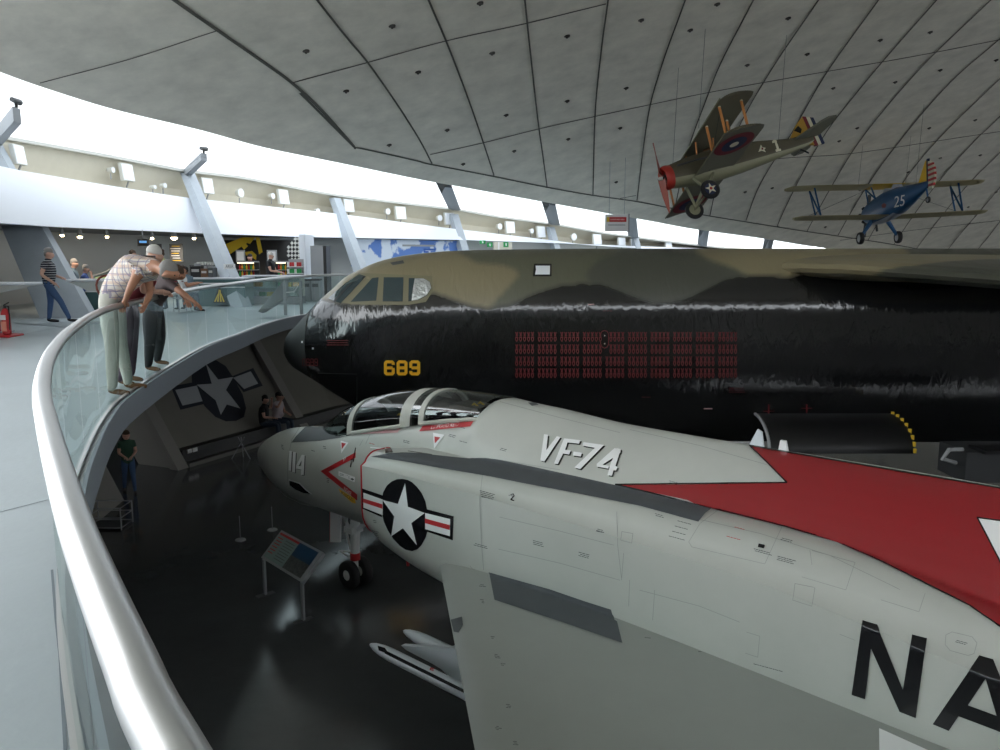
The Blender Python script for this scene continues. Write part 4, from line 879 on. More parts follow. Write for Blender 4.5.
# cockpit furniture
for s0 in (3.95, 5.5):
    seat = MB(); seat.box(J(s0 + .25, 0, sinterp(TOPT, s0) - .2), (.14, .36, .5), Matrix.Rotation(-TH, 3, 'Z')); seat.box(J(s0, 0, sinterp(TOPT, s0) - .02), (.42, .38, .14), Matrix.Rotation(-TH, 3, 'Z'))
    so = seat.build('ejection_seat', 'black', jet)
    r = MB(); 
    for w_ in (-.06, .06): r.tube([J(s0 + .22, w_, sinterp(TOPT, s0) + .04), J(s0 + .14, w_, sinterp(TOPT, s0) + .08), J(s0 + .1, w_, sinterp(TOPT, s0) + .04)], .014, 6)
    r.build('face_curtain_handle', 'yellow', so); r = MB(); r.box(J(s0 + .2, 0, sinterp(TOPT, s0) - .02), (.05, .3, .05), Matrix.Rotation(-TH, 3, 'Z')); r.build('seat_strap', 'red', so)
for s0 in (3.2, 4.85):
    r = MB(); r.loft([[J(s0 + ds, w_ * k, sinterp(TOPT, s0) + h) for w_, h in ((-.3, -.05), (-.24, .16), (0, .22), (.24, .16), (.3, -.05))] for ds, k in ((-.18, .9), (.14, 1), (.16, .9))]); r.build('instrument_hood', 'black', jet)
# nose gear
def jx(x, y, w): q = onplane(x, y, J0 + JN * w, JN) - J0; return q.dot(JD), q.z
gear = MB(); gs = 2.86
gear.cyl(J(gs, 0, .5), J(gs + .04, 0, 1.35), .07, .09, 16); gear.cyl(J(gs, 0, .24), J(gs, 0, .55), .05, n=14); gear.cyl(J(gs + .02, 0, .95), J(gs + .6, 0, 1.35), .04); gear.cyl(J(gs, -.13, .24), J(gs, .13, .24), .03)
for w_ in (-.1, .1): gear.tube([J(gs - .06, w_, 1.3), J(gs - .1, w_ * .8, .9), J(gs - .05, w_ * .5, .62)], .022, 6)
gear.cyl(J(gs - .02, 0, .85), J(gs - .3, 0, 1.15), .025); gear.box(J(gs - .02, 0, .98), (.2, .24, .1), Matrix.Rotation(-TH, 3, 'Z'))
ng = gear.build('nose_gear_leg', 'jet_white', jet)
b = MB(); b.cyl(J(gs, 0, .46), J(gs, 0, .58), .085, n=16); b.build('gear_collar', 'red', ng)
b = MB(); b.tube([J(gs - .08, 0, .56), J(gs - .42, .0, .50), J(gs - .06, 0, .44)], .016, 6); b.build('torque_link', 'jet_white', ng)
def wheel(c, ax, r, w_, hubm, parent, name='wheel'):
    ax = V(ax).normalized(); R_ = ax.to_track_quat('Z', 'Y').to_matrix()
    prof = [(r*.5, -w_*.42), (r*.62, -w_*.5), (r*.85, -w_*.5), (r*.96, -w_*.36), (r, -w_*.12), (r, w_*.12), (r*.96, w_*.36), (r*.85, w_*.5), (r*.62, w_*.5), (r*.5, w_*.42)]
    m = MB(); m.lathe(prof, c, R_, 28); wo = m.build(name, 'tyre', parent)
    m = MB(); m.lathe([(r*.12, -w_*.52), (r*.2, -w_*.44), (r*.52, -w_*.4), (r*.55, 0), (r*.52, w_*.4), (r*.2, w_*.44), (r*.12, w_*.52)], c, R_, 20); m.build('wheel_hub', hubm, wo)
    return wo
for w_ in (-.13, .13): wheel(J(gs, w_, .24), JN, .235, .14, 'offwhite', ng)
# nose gear door with red edge
a = [J(2.5, .18, 1.25), J(2.78, .18, 1.25), J(2.74, .18, .78), J(2.47, .18, .72)]
b = MB(); b.prism(a, JN * .03); dr_ = b.build('gear_door', 'jet_white', jet)
b = MB(); b.tube([a[0] + JN*.015, a[3] + JN*.015], .018, 6); b.build('door_edge', 'red', dr_)
for sg in (1, -1):
    b = MB(); b.cyl(J(10.3, 2.15 * sg, .4), J(10.2, 2.35 * sg, 1.7), .09, .11, 14); b.cyl(J(10.3, 2.15 * sg, .7), J(10.9, 2.2 * sg, 1.65), .05); mg = b.build('main_gear_leg', 'jet_white', jet)
    wheel(J(10.3, 1.98 * sg, .38), JN, .38, .26, 'offwhite', mg)
b = MB(); b.cyl(J(5.25, .95, 1.5), J(5.25, .95, 1.28), .03, .022, 8); b.build('drain_mast', 'red', jet)
# infrared fairing under the nose and the little blade aerials
b = MB(); b.loft([[J(s, .2 * k * math.cos(a), hh + .12 * k * math.sin(a)) for a in [2*math.pi*i/16 for i in range(16)]] for s, k, hh in ((.75, .1, 1.36), (.85, .6, 1.31), (1.1, .9, 1.27), (1.6, .95, 1.24), (2.1, .6, 1.24), (2.3, .1, 1.26))]); b.build('chin_fairing', 'jet_radome', jet)
def fin_px(pts, w_, th, name, mt):
    P = [J(*(lambda q: (q[0], w_, q[1]))(jx(x, y, w_))) for x, y in pts]; b = MB(); b.prism([p - JN * th / 2 for p in P], JN * th); return b.build(name, mt, jet)
fin_px([(779, 449.5), (781, 440), (786, 441), (788, 451.5)], 0, .04, 'blade_aerial', 'jet_white')
fin_px([(749, 446), (758, 429), (762, 432), (764, 448)], -.1, .03, 'blade_aerial', 'missile_white')
# stores on the inboard pylon
def store(px0, px1, w_, r, name, nose=.35):
    s0, h0 = jx(*px0, w_); s1, h1 = jx(*px1, w_); L = 2.6; h0 -= .0
    prof = [(0, .005), (.03, .3), (.1, .62), (.22, .9), (nose, 1), (L - .1, 1), (L, .8)]
    b = MB(); b.loft([[J(s0 + d, w_ + r * k * math.cos(a), h0 + r * k * math.sin(a)) for a in [2*math.pi*i/20 for i in range(20)]] for d, k in prof])
    return b.build(name, 'missile_white', jet), s0, h0
m1, s1, h1 = store((369.5, 644), (465, 690), 2.45, .07, 'missile')
m2, s2, h2 = store((403, 630.5), (450, 650), 2.05, .07, 'missile')
mtree = tree_of([m1])
mark('missile_stripe', [[(383, 649.5), (390, 652.5), (400, 657.5), (466, 690.5), (466, 694), (398, 660.3), (385, 653.5)]], 'jet_black', mtree, m1, off=.003, step=3.01)
mark('seeker_window', [[(378, 646), (385, 648), (389, 654), (379, 650.5)]], 'jet_black', mtree, m1, off=.004, step=3.01)
marks('missile_emblem', [[(424.5, 661.5), (430, 664), (429, 667), (426, 665.5)], [(430.5, 667.5), (434.5, 669), (433.5, 671.5), (429.5, 670)]], 'red', mtree, m1, off=.004, step=3.01)
for mm, ss_, hh_, ww_ in ((m1, s1, h1, 2.45), (m2, s2, h2, 2.05)):
    for k in range(4):
        a = math.pi / 4 + k * math.pi / 2; dv_ = lambda r_: (ww_ + r_ * math.cos(a), hh_ + r_ * math.sin(a))
        for sf in (.75, 2.25):
            P = [J(ss_ + sf, *dv_(.07)), J(ss_ + sf + .2, *dv_(.2)), J(ss_ + sf + .32, *dv_(.2)), J(ss_ + sf + .34, *dv_(.07))]
            if sf == .75 and ww_ > 2.3: continue
            b = MB(); b.prism(P, (P[1] - P[0]).cross(P[3] - P[0]).normalized() * .012); b.build('missile_fin', 'missile_white', mm)
fin_px([(403, 644.5), (455, 647.5), (480, 655), (480, 690), (460, 684), (443, 668), (434, 662.5), (408, 649)], 2.2, .06, 'pylon', 'missile_white')
# ------------------------------------------------ markings
jb = tree_of([fus, trunks[0], wings[0]] + [o for o in bpy.data.objects if o.parent is jet and o.name.startswith(('radome', 'splitter_plate'))])
DMS = lambda name, polys, mt, off=.004, par=fus, **k: marks(name, polys, mt, jb, par, off=off + .003, step=3.01, **k)
DM = lambda name, polys, mt, off=.004, par=fus, **k: mark(name, polys, mt, jb, par, off=off + .003, step=3.01, **k)
DM('walkway_strip', [[(371, 456.8), (389, 454), (402, 453), (420, 453.6), (432, 455.2), (458, 458), (469, 459), (477, 458), (486, 458), (499, 459.7), (534, 467), (572, 475.5), (614, 485), (640, 490), (712, 508.6), (705, 514), (698.5, 522.4), (640, 506.5), (580, 494.5), (520, 483), (490, 476.8), (442, 468.8), (400, 461)]], 'walkway', .006)
DM('walkway_strip', [[(489, 572), (550, 589), (585, 601), (611.5, 609.4), (614.5, 620.5), (617, 622), (622.3, 643.6), (560, 622), (494.5, 600.4)]], 'walkway', .005, wings[0])
RED = [(616, 485), (688, 500.5), (700, 506.5), (784, 527.5), (835, 542.5), (880, 562), (925, 584.5), (970, 607), (1000, 627.5), (1060, 668), (1060, 503), (1000, 489.4), (900, 472.5), (800, 455.5), (749.5, 446.5), (787, 483.4), (740, 484.2), (680, 485)]
mark('spine_arrow', [RED], 'jet_red', jb, fus, off=.011, step=2.51)
DM('arrow_outline', stroke([(616, 485), (650, 493), (700, 506), (784, 527.5), (835, 542.5), (880, 562), (925, 584.5), (970, 607), (1000, 627.5), (1060, 668)], 1.3) + stroke([(616, 485), (787, 483.4), (768, 464), (749.5, 446.5), (800, 455.5), (900, 472.5), (1000, 489.4), (1060, 503)], 1.3), 'jet_black', .013)
DM('arrow_star_point', [[(977.5, 519), (1000, 522), (1060, 530), (1060, 700), (1000, 562)]], 'jet_white', .013)
DM('arrow_star_outline', stroke([(1060, 530), (1000, 522), (977.5, 519), (1000, 562), (1040, 640)], 1.4), 'jet_black', .016)
DM('glare_panel', [[(305.2, 427.3), (314.8, 425.2), (325.2, 426), (324.4, 430), (333.2, 431.6), (352.4, 431), (353, 434.8), (339.6, 438), (320.4, 441), (291.6, 442.8), (296.4, 436.2)]], 'glare', .004)
K1 = lambda p: zc(470, 380, 6.25, p)
GL = [[(465, 342), (490, 346), (480, 440), (545, 355), (568, 360), (468, 512), (443, 505)], [(590, 368), (693, 380), (683, 402), (612, 394), (597, 440), (632, 443), (622, 470), (584, 463), (552, 528), (528, 525)], [(650, 450), (702, 458), (695, 482), (645, 475)],
      [(712, 392), (840, 410), (692, 560), (655, 550), (782, 428), (705, 414)], [(905, 430), (945, 436), (942, 460), (832, 532), (870, 540), (868, 558), (795, 545), (795, 528)], [(920, 430), (945, 436), (912, 540), (925, 548), (915, 570), (900, 568), (890, 602), (862, 598), (878, 535)]]
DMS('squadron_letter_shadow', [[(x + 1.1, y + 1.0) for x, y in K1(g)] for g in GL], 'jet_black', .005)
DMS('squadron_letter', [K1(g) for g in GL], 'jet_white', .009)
K2 = lambda p: zc(780, 590, 4.545, p)
DM('fuselage_letter', [K2([(375, 140), (442, 160), (560, 452), (600, 205), (667, 222), (618, 580), (545, 552), (415, 265), (388, 495), (327, 475)])], 'jet_black', .006)
DM('fuselage_letter', [K2([(905, 300), (968, 318), (1030, 470), (985, 570), (935, 402), (855, 522), (812, 572), (768, 638), (695, 608)]), K2([(855, 522), (985, 570), (1030, 470), (1130, 760), (1050, 735), (1005, 645), (812, 572)])], 'jet_black', .006)
K3 = lambda p: zc(350, 470, 8.333, p)
DM('insignia_disc', [K3([(440, 73), (485, 82), (520, 100), (560, 138), (600, 190), (632, 260), (648, 340), (655, 430), (652, 500), (635, 560), (600, 625), (565, 660), (520, 675), (470, 665), (420, 632), (365, 575), (320, 505), (285, 430), (268, 350), (265, 260), (280, 185), (310, 130), (350, 95), (395, 76)])], 'jet_black', .004)
DMS('insignia_bar', [K3([(105, 152), (275, 210), (270, 392), (105, 320)]), K3([(640, 325), (868, 385), (860, 585), (645, 512)])], 'jet_black', .005)
DMS('insignia_bar_field', [K3([(118, 188), (278, 245), (278, 375), (118, 312)]), K3([(632, 357), (840, 408), (838, 550), (632, 490)])], 'jet_white', .008)
DMS('insignia_stripe', [K3([(118, 235), (278, 285), (278, 322), (118, 268)]), K3([(632, 402), (840, 458), (838, 498), (632, 440)])], 'red', .011)
DM('insignia_star', [K3([(465, 110), (488, 305), (628, 357), (517, 440), (563, 625), (447, 483), (350, 550), (375, 385), (277, 248), (405, 282)])], 'jet_white', .009)
DM('intake_chevron', [[(321, 471), (356, 452.4), (356, 457.5), (329, 471.6), (357.6, 494.5), (357.6, 500.5)]], 'red', .005)
DM('warning_plate', [[(339, 471), (355.6, 477), (355, 482), (339, 475.6)]], 'jet_white', .006)
text_mark('warning_letters', 'DANGER', [(340.5, 472.6), (350.3, 476.1), (350, 479), (340.3, 475.1)], 'stencil', jb, fus, off=.009)
DM('warning_arrow', [[(351.5, 478), (353, 478.4), (353, 477.6), (354.8, 479.6), (352.9, 480.6), (352.9, 479.9), (351.4, 479.4)]], 'stencil', .009)
text_mark('chevron_letters', 'JET', [(343.2, 458.2), (346.6, 456.6), (347.2, 460.2), (343.9, 461.8)], 'jet_white', jb, fus, off=.012)
text_mark('chevron_letters', 'INTAKE', [(345, 486.3), (352, 492), (351.6, 495.6), (344.3, 489.8)], 'jet_white', jb, fus, off=.012)
DM('chin_slot', [[(289.5, 480), (300, 483.5), (306, 489.5), (311.5, 494), (303, 492.6), (296, 489.5), (290, 485)]], 'jet_black', .005)
DM('chin_slot_edge', stroke([(289.5, 479.6), (300, 483), (306, 489), (312, 493.6)], 1), 'jet_white', .008)
DM('rescue_plate', [[(339, 488.4), (355.5, 498.6), (356.4, 503.4), (352.5, 502.5), (340.5, 492)]], 'jet_yellow', .006)
text_mark('rescue_letters', 'RESCUE', [(342, 491), (354, 498.5), (353.6, 501.5), (341.8, 493.6)], 'stencil', jb, fus, off=.009)
DMS('seat_triangle', [[(341, 440.9), (348.9, 442.8), (341.7, 453.5)], [(433.5, 433), (444.9, 435), (434.5, 448.8)]], 'jet_white', .006)
DMS('seat_triangle_red', [[(342, 442.8), (346.6, 443.8), (342.4, 449.4)], [(435, 436.8), (441, 437.8), (435.4, 443.8)]], 'red', .009)
DM('name_panel', [[(361, 431.8), (402, 426.5), (398, 432.9), (361, 434.5)]], 'pink', .006); text_mark('name_letters', 'LCDR SMITH', [(363, 431), (396, 427), (395, 430.5), (363, 433.2)], 'red', jb, fus, off=.009) if False else DM('name_letters', stroke([(363, 432), (395, 428.5)], 1.2), 'red', .009)
DM('name_panel', [[(423, 426.2), (474, 421.6), (470.8, 426.8), (419.6, 431.6)]], 'red', .006); text_mark('name_letters', 'LT POGO REID', [(433, 425.2), (460, 422.5), (458.5, 426.4), (431, 429.2)], 'jet_white', jb, fus, off=.009)
K4 = lambda p: zc(250, 370, 6.25, p)
n114 = [[(248, 505), (264, 508), (258, 632), (243, 626)], [(272, 512), (289, 515), (283, 642), (266, 636)], [(326, 530), (344, 533), (338, 655), (321, 655)], [(326, 530), (331, 553), (308, 598), (291, 597)], [(291, 597), (341, 605), (340, 626), (290, 615)]]
rb = tree_of([fus] + [o for o in bpy.data.objects if o.parent is jet and o.name.startswith('radome')])
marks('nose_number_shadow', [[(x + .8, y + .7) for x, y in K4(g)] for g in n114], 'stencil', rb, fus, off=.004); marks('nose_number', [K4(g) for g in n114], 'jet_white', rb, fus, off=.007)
# panel lines, stencils
PL = [[(484, 462), (480, 500), (482, 545), (484, 570)], [(500, 517), (560, 531), (614, 545)], [(499, 549), (560, 563), (620, 580)], [(617, 512), (618, 545), (622, 580)], [(624, 553), (622, 578)], [(630, 580), (629, 606)], [(655, 590), (653, 620)],
      [(720, 509), (700, 524), (689, 542), (692, 547), (765, 564)], [(765, 564), (782, 527)], [(812, 551), (855, 563), (846, 590), (802, 577)], [(810, 551), (812, 565)], [(795, 584), (815, 588), (812, 606), (793, 600), (795, 584)],
      [(925, 594), (919, 612), (881, 600)], [(946, 635), (952, 632), (972, 637), (977, 643), (974, 654), (968, 656), (950, 651), (945, 645), (946, 635)], [(840, 634), (855, 640)], [(622, 532), (633, 534), (632, 543), (621, 540), (622, 532)], [(747, 632), (760, 636), (758, 657), (746, 653)],
      [(700, 520), (760, 534), (830, 556), (900, 590)], [(640, 590), (700, 606), (740, 622)], [(300, 427), (292, 440), (288, 460), (288, 481)], [(363, 440), (360, 446)], [(370, 435), (366, 444)], [(560, 470), (500, 460)], [(630, 430), (700, 446), (770, 466)], [(500, 402), (560, 418), (620, 433)]]
for p in PL: DM('panel_line', stroke(p, .55), 'panel_line', .003)
WL = [[(487, 573), (495, 610), (503, 660), (511, 705), (520, 750)], [(470, 566), (480, 577)], [(452, 610), (456, 620)], [(560, 692), (566, 691), (571, 697), (570, 703), (563, 704), (558, 698), (560, 692)], [(621, 625), (700, 652), (760, 680), (800, 700)], [(735, 716), (690, 703)], [(880, 730), (880, 750)]]
for p in WL: mark('panel_line', stroke(p, .55), 'panel_line', jb, wings[0], off=.003)
mark('leading_edge_tape', [[(451, 620), (462, 617), (463, 625), (459, 633), (454, 632)]], 'glare', jb, wings[0], off=.005)
mark('wing_root_panel', [[(879, 728.5), (960, 765), (960, 800), (880, 800)]], 'jet_white', jb, wings[0], off=.004)
def scrib(x, y, wd, rows, mt='stencil', slope=.27, par=fus, gap=1.7):
    out = []
    for r in range(rows):
        xx = x + random.uniform(0, 2); 
        while xx < x + wd - 1:
            L = random.uniform(1.5, 3.5); out += stroke([(xx, y + r*gap + (xx-x)*slope), (xx + L, y + r*gap + (xx+L-x)*slope)], .6); xx += L + .7
    mark('stencil_text', out, mt, jb, par, off=.006)
for a in [(480, 491, 14, 4), (508, 495, 5, 1), (532, 540, 11, 3), (579, 552, 11, 3), (474, 543, 12, 2), (596, 529, 8, 2), (655, 514, 9, 2), (677, 521, 14, 1), (674, 526, 14, 1), (671, 531, 14, 1), (669, 536, 15, 1), (754, 549, 16, 2), (780, 538, 12, 2), (776, 556, 18, 3), (955, 640, 11, 2), (669, 481, 10, 2), (748, 499, 18, 4), (752, 663, 30, 1), (500, 448, 7, 2), (322, 446, 4, 2), (310, 450, 5, 1), (281, 445, 3, 3), (403, 440, 6, 2), (448, 434, 8, 2), (460, 441, 7, 1), (458, 425, 6, 2), (326, 478, 4, 3), (373, 520, 5, 2), (371, 530, 8, 4)]: scrib(*a)
scrib(725, 536, 14, 1, 'red'); scrib(733, 527, 12, 1, 'red'); scrib(369, 443, 4, 1, 'red')
for x, y, n_ in [(479, 585, 2), (480, 600, 3), (490, 637, 2), (494, 655, 3), (500, 664, 2), (506, 705, 3), (495, 727, 3), (513, 742, 3), (644, 638, 1), (697, 652, 1)]: scrib(x, y, 5, n_, par=wings[0], slope=.1, gap=1.5)
mark('stencil_numeral', sum([stroke(p, 1) for p in [[(511, 495), (513.5, 494), (514.5, 496), (511, 500), (514, 501)]]], []), 'jet_black', jb, fus, off=.007)
DMS('access_dot', [[(759, 544), (765, 545.5), (764, 549), (758, 547.5)], [(989, 722), (992, 721.5), (996, 723), (996.5, 725.5), (993, 726), (989.5, 724.5)]], 'jet_black', .007)
DM('spine_vent', [[(528, 403.2), (538, 402.6), (541, 405), (532, 406.5)]], 'dark_grey', .006)
DM('ramp_opening', [[(385, 449.5), (391, 448.5), (393, 452.8), (385.5, 453.5)]], 'jet_black', .006)
DM('ramp_edge', stroke([(371, 447.5), (386, 448.8)], 1.2), 'jet_white', .006)
for a_ in ([(356, 448), (353.5, 462)], [(352, 459), (351, 467)], [(408, 451.5), (432, 455)]): DM('fuselage_slot', stroke(a_, .75), 'jet_black', .006)
# ================================================================ bomber: black flanks, camouflaged back
for nm, args in {
 'bomber_radome': dict(col=(.035, .038, .038), rough=.5, nscale=2, namt=.08), 'bomber_red': dict(col=(.13, .012, .016), rough=.45), 'bomber_amber': dict(col=(.8, .42, .02), rough=.4),
 'bomber_pane': dict(col=(.03, .05, .055), rough=.05, spec=.9), 'bomber_frame': dict(col=(.2, .18, .11), rough=.5), 'foil': dict(col=(.6, .62, .62), rough=.3, metal=.8, bump=.8, bscale=9),
}.items(): M[nm] = mat(nm, **args)
def bomber_paint():
    """camouflage colour comes with the mesh (painted in hard-edged fields); the black flank is gloss with wrinkled skin"""
    m = bpy.data.materials.new('bomber_skin'); m.use_nodes = True; nt = m.node_tree; b = nt.nodes['Principled BSDF']
    at = nt.nodes.new('ShaderNodeAttribute'); at.attribute_name = 'paint'; nt.links.new(at.outputs['Color'], b.inputs['Base Color'])
    mr = nt.nodes.new('ShaderNodeMapRange'); mr.inputs[1].default_value = .012; mr.inputs[2].default_value = .05; mr.inputs[3].default_value = .13; mr.inputs[4].default_value = .42
    nt.links.new(at.outputs['Fac'], mr.inputs[0]); nt.links.new(mr.outputs[0], b.inputs['Roughness'])
    tc = nt.nodes.new('ShaderNodeTexCoord'); mp = nt.nodes.new('ShaderNodeMapping'); mp.inputs['Rotation'].default_value = (0, math.radians(38), 0); mp.inputs['Scale'].default_value = (2.6, 1, .8)
    n = nt.nodes.new('ShaderNodeTexNoise'); n.inputs['Scale'].default_value = 2.3; n.inputs['Detail'].default_value = 3; n.inputs['Distortion'].default_value = .6
    nt.links.new(tc.outputs['Object'], mp.inputs[0]); nt.links.new(mp.outputs[0], n.inputs['Vector'])
    bp = nt.nodes.new('ShaderNodeBump'); bp.inputs['Strength'].default_value = .55; bp.inputs['Distance'].default_value = .03
    nt.links.new(n.outputs['Fac'], bp.inputs['Height']); nt.links.new(bp.outputs[0], b.inputs['Normal']); b.inputs['Specular IOR Level'].default_value = .8
    return m
M['bomber_skin'] = bomber_paint()
YC = 18.9; YN = YC - 1.5
bom = thing('bomber_aircraft', 'huge jet bomber with gloss black flanks and camouflaged back, numbered 689 in amber', 'bomber aircraft', V((0, YC, ZF)))
TOPP = [(284, 346), (287, 336), (294, 328), (303, 318), (313, 307.5), (320, 300), (334, 288), (346, 277), (358, 270.5), (372, 264), (386, 259.5), (402, 256), (425, 253), (450, 251), (480, 250), (520, 249.3), (600, 248.6), (1400, 248.6)]
BOTP = [(284, 354), (287, 359), (292, 366), (303, 373), (309, 377), (322, 384.5), (334, 391.6), (346, 398), (357, 404), (380, 414), (410, 424), (450, 431), (520, 436), (1400, 440)]
HWT = [(284, .05), (287, .3), (294, .55), (303, .78), (313, .95), (334, 1.2), (358, 1.38), (386, 1.47), (420, 1.5), (1400, 1.5)]
def bsec(px, n=64):
    t = ony(px, sinterp(TOPP, px), YC); bt = ony(px, sinterp(BOTP, px), YC); hw = sinterp(HWT, px)
    X = t.x; zt = t.z; zb = bt.z; 
    k = min(1, max(0, (px - 313) / 60)); zm = lerp((zt + zb) / 2, zt - 1.5, k); R_ = []
    p1 = lerp(2, 2.15, k); p2 = lerp(2, 3.2, k)
    for i in range(n):
        a = 2 * math.pi * i / n; c, s = math.cos(a), math.sin(a); p = p1 if s > 0 else p2
        # finer on the camera side shoulder
        y = -abs(c) ** (2 / p) * (1 if c > 0 else -1) * hw; h = abs(s) ** (2 / p)
        R_.append(V((X, YC + y, zm + h * (zt - zm) if s > 0 else zm - h * (zm - zb))))
    if n > 100:   # even spacing along the skin, closer over the camouflaged back
        Q = []; hi = 4
        a0 = []
        for i in range(721):
            a = 2 * math.pi * i / 720; c, s = math.cos(a), math.sin(a); p = p1 if s > 0 else p2
            a0.append(V((X, YC - abs(c) ** (2 / p) * (1 if c > 0 else -1) * hw, zm + abs(s) ** (2 / p) * (zt - zm) if s > 0 else zm - abs(s) ** (2 / p) * (zm - zb))))
        L = [0]
        for u, w in zip(a0, a0[1:]): L.append(L[-1] + (w - u).length)
        j = 0; R_ = []
        for i in range(n):
            s_ = L[-1] * i / n
            while L[j + 1] < s_: j += 1
            R_.append(a0[j].lerp(a0[j + 1], (s_ - L[j]) / max(1e-9, L[j + 1] - L[j])))
    return R_
pxs = [284, 285, 287, 290, 294, 299, 305, 313]
mb = MB(); mb.loft([bsec(p) for p in pxs]); bom_nose = mb.build('nose_cone', 'bomber_radome', bom, smooth=60)
pxs = [313 + 2.5 * i for i in range(280)]; pxs += [1030, 1060, 1100, 1150, 1200, 1260, 1320, 1400]
mb = MB(); mb.loft([bsec(p, 280) for p in pxs]); bf = mb.build('fuselage', 'bomber_skin', bom, smooth=60)
BLK = (.0065, .007, .0075); TAN = (.235, .2, .115); GRN = (.105, .105, .068); DGR = (.062, .064, .048)
ZB = [(300, 300), (340, 303), (380, 303.5), (402, 302), (415, 297), (425, 293), (432.6, 292), (450, 297.5), (470, 305), (487, 307.7), (500, 306.5), (511, 304), (538, 292), (558.5, 285.6), (582, 282.8), (606, 285.6), (626, 294), (640, 299), (651, 301.6), (669, 302), (687, 298.5), (705, 289), (721, 280), (739, 276), (760, 274.5), (785, 276.5), (800, 272), (1400, 262)]
def inpoly(x, y, P):
    c = False; j = len(P) - 1
    for i in range(len(P)):
        if (P[i][1] > y) != (P[j][1] > y) and x < (P[j][0] - P[i][0]) * (y - P[i][1]) / (P[j][1] - P[i][1]) + P[i][0]: c = not c
        j = i
    return c
TANP = [[(300, 340), (300, 200), (455, 200), (460, 253), (477, 263), (504, 265), (516, 270), (518, 276), (511, 284), (500, 296), (494, 302), (488, 310), (400, 320)], [(692, 230), (694, 253), (706, 260), (728, 267), (744, 275), (760, 285), (900, 285), (1400, 290), (1400, 230)]]
DGP = [[(640, 230), (612, 254), (598, 259), (588, 268), (585, 275), (590, 284), (600, 300), (700, 310), (745, 290), (744, 275), (728, 267), (706, 260), (694, 253), (690, 230)], [(900, 230), (1400, 230), (1400, 258), (900, 256)]]
def paint(obj, fn):
    me = obj.data; ca = me.color_attributes.new('paint', 'FLOAT_COLOR', 'POINT')
    for i, v in enumerate(me.vertices):
        c = fn(v.co); ca.data[i].color = (*c, 1)
def side_px(co):
    """station and height on the flank, as seen square on (both flanks alike)"""
    P = V((co.x, YN if co.z < .4 else lerp(YN, YC, min(1, (co.z - .4) / 1.4) ** 2), co.z)) - CAM
    z = P.dot(CF); return 500 + FPX * P.x / z, 375 - FPX * P.dot(CU) / z
def bp_(co):
    x0, y0 = side_px(co); a = [0, 0, 0]
    for dx in (-2.2, 0, 2.2):
        for dy in (-2, 0, 2):
            c = bp1(x0 + dx, y0 + dy); a = [u + v_ / 9 for u, v_ in zip(a, c)]
    return a
def bp1(x, y):
    if y > interp(ZB, x): return BLK
    for p in DGP:
        if inpoly(x, y, p): return DGR
    for p in TANP:
        if inpoly(x, y, p): return TAN
    return GRN
paint(bf, bp_)
bb = tree_of([bf, bom_nose])
BMk = lambda name, polys, mt, off=.006, **k: mark(name, polys, mt, bb, bf, off=off, step=5.01, **k)
K = lambda p: zc(270, 240, 6.25, p)
# flight-deck glazing
BMk('window_frame', [[(329, 300), (344, 286), (359, 273), (432, 276), (433, 291), (426, 302), (409, 305), (352, 304.5)]], 'bomber_frame', .005)
for q in ([(341, 303.5), (328, 299), (345, 284), (359.6, 274.4), (366, 276.8), (353, 291)], K([(505, 388), (640, 240), (680, 235), (665, 380)]), K([(712, 235), (835, 235), (830, 385), (705, 385)])): BMk('window_pane', [q], 'bomber_pane', .012)
BMk('window_pane', [K([(868, 240), (960, 240), (1000, 262), (1010, 300), (985, 345), (930, 375), (865, 385)])], 'bomber_pane', .012)
BMk('foil_curtain', [K([(905, 243), (960, 242), (998, 264), (1008, 300), (982, 343), (925, 374), (885, 380), (895, 300)])], 'foil', .016)
BMk('windshield_divider', stroke([(334.5, 302), (352, 283)], 1.4), 'black', .018)
BMk('window_pane', [[(534, 264), (551.5, 264), (551.5, 276.5), (533, 276.5)]], 'black', .008); BMk('window_shade', [[(535.5, 266), (550, 266), (549.8, 274.8), (535, 274.8), (536, 270)]], 'lampglass', .012)
BMk('roof_hatch', [[(390, 263), (403, 260.5), (404.5, 263.5), (393, 265.5)]], 'dark_grey', .008)
# number 689 built of chamfered blocks
def digit(ch, x, y, w_, h_, t_):
    c = t_ * .7; o = []
    X0, X1, Y0, Y1, Ym = x, x + w_, y, y + h_, y + h_ * .5
    hor = lambda yy: [(X0 + c, yy), (X1 - c, yy), (X1 - c, yy + t_), (X0 + c, yy + t_)]
    ver = lambda xx, a, b: [(xx, a), (xx + t_, a), (xx + t_, b), (xx, b)]
    if ch in '6890': o += [hor(Y0), hor(Y1 - t_), ver(X0, Y0 + c, Y1 - c) if ch != '9' else ver(X0, Y0 + c, Ym), ver(X1 - t_, Y0 + c, Y1 - c) if ch != '6' else ver(X1 - t_, Ym, Y1 - c)]
    if ch == '6': o.append(ver(X1 - t_, Y0 + c, Y0 + h_ * .3))
    if ch == '9': o.append(ver(X0, Y1 - h_ * .3, Y1 - c))
    if ch in '689': o.append(hor(Ym - t_ / 2))
    for cx, cy, sx, sy in ((X0, Y0, 1, 1), (X1, Y0, -1, 1), (X0, Y1, 1, -1), (X1, Y1, -1, -1)):
        o.append([(cx + sx*c, cy), (cx + sx*c, cy + sy*t_), (cx + sx*t_, cy + sy*c), (cx, cy + sy*c)])
    return o
for i, ch in enumerate('689'): BMk('number', digit(ch, 384 + i * 12.7, 360.3, 10.8, 15, 3.0), 'bomber_amber', .01)
for i, ch in enumerate('0689'): BMk('small_number', digit(ch, 302.5 + i * 4.1, 358.5, 3.3, 7.2, .7), 'bomber_red', .01)
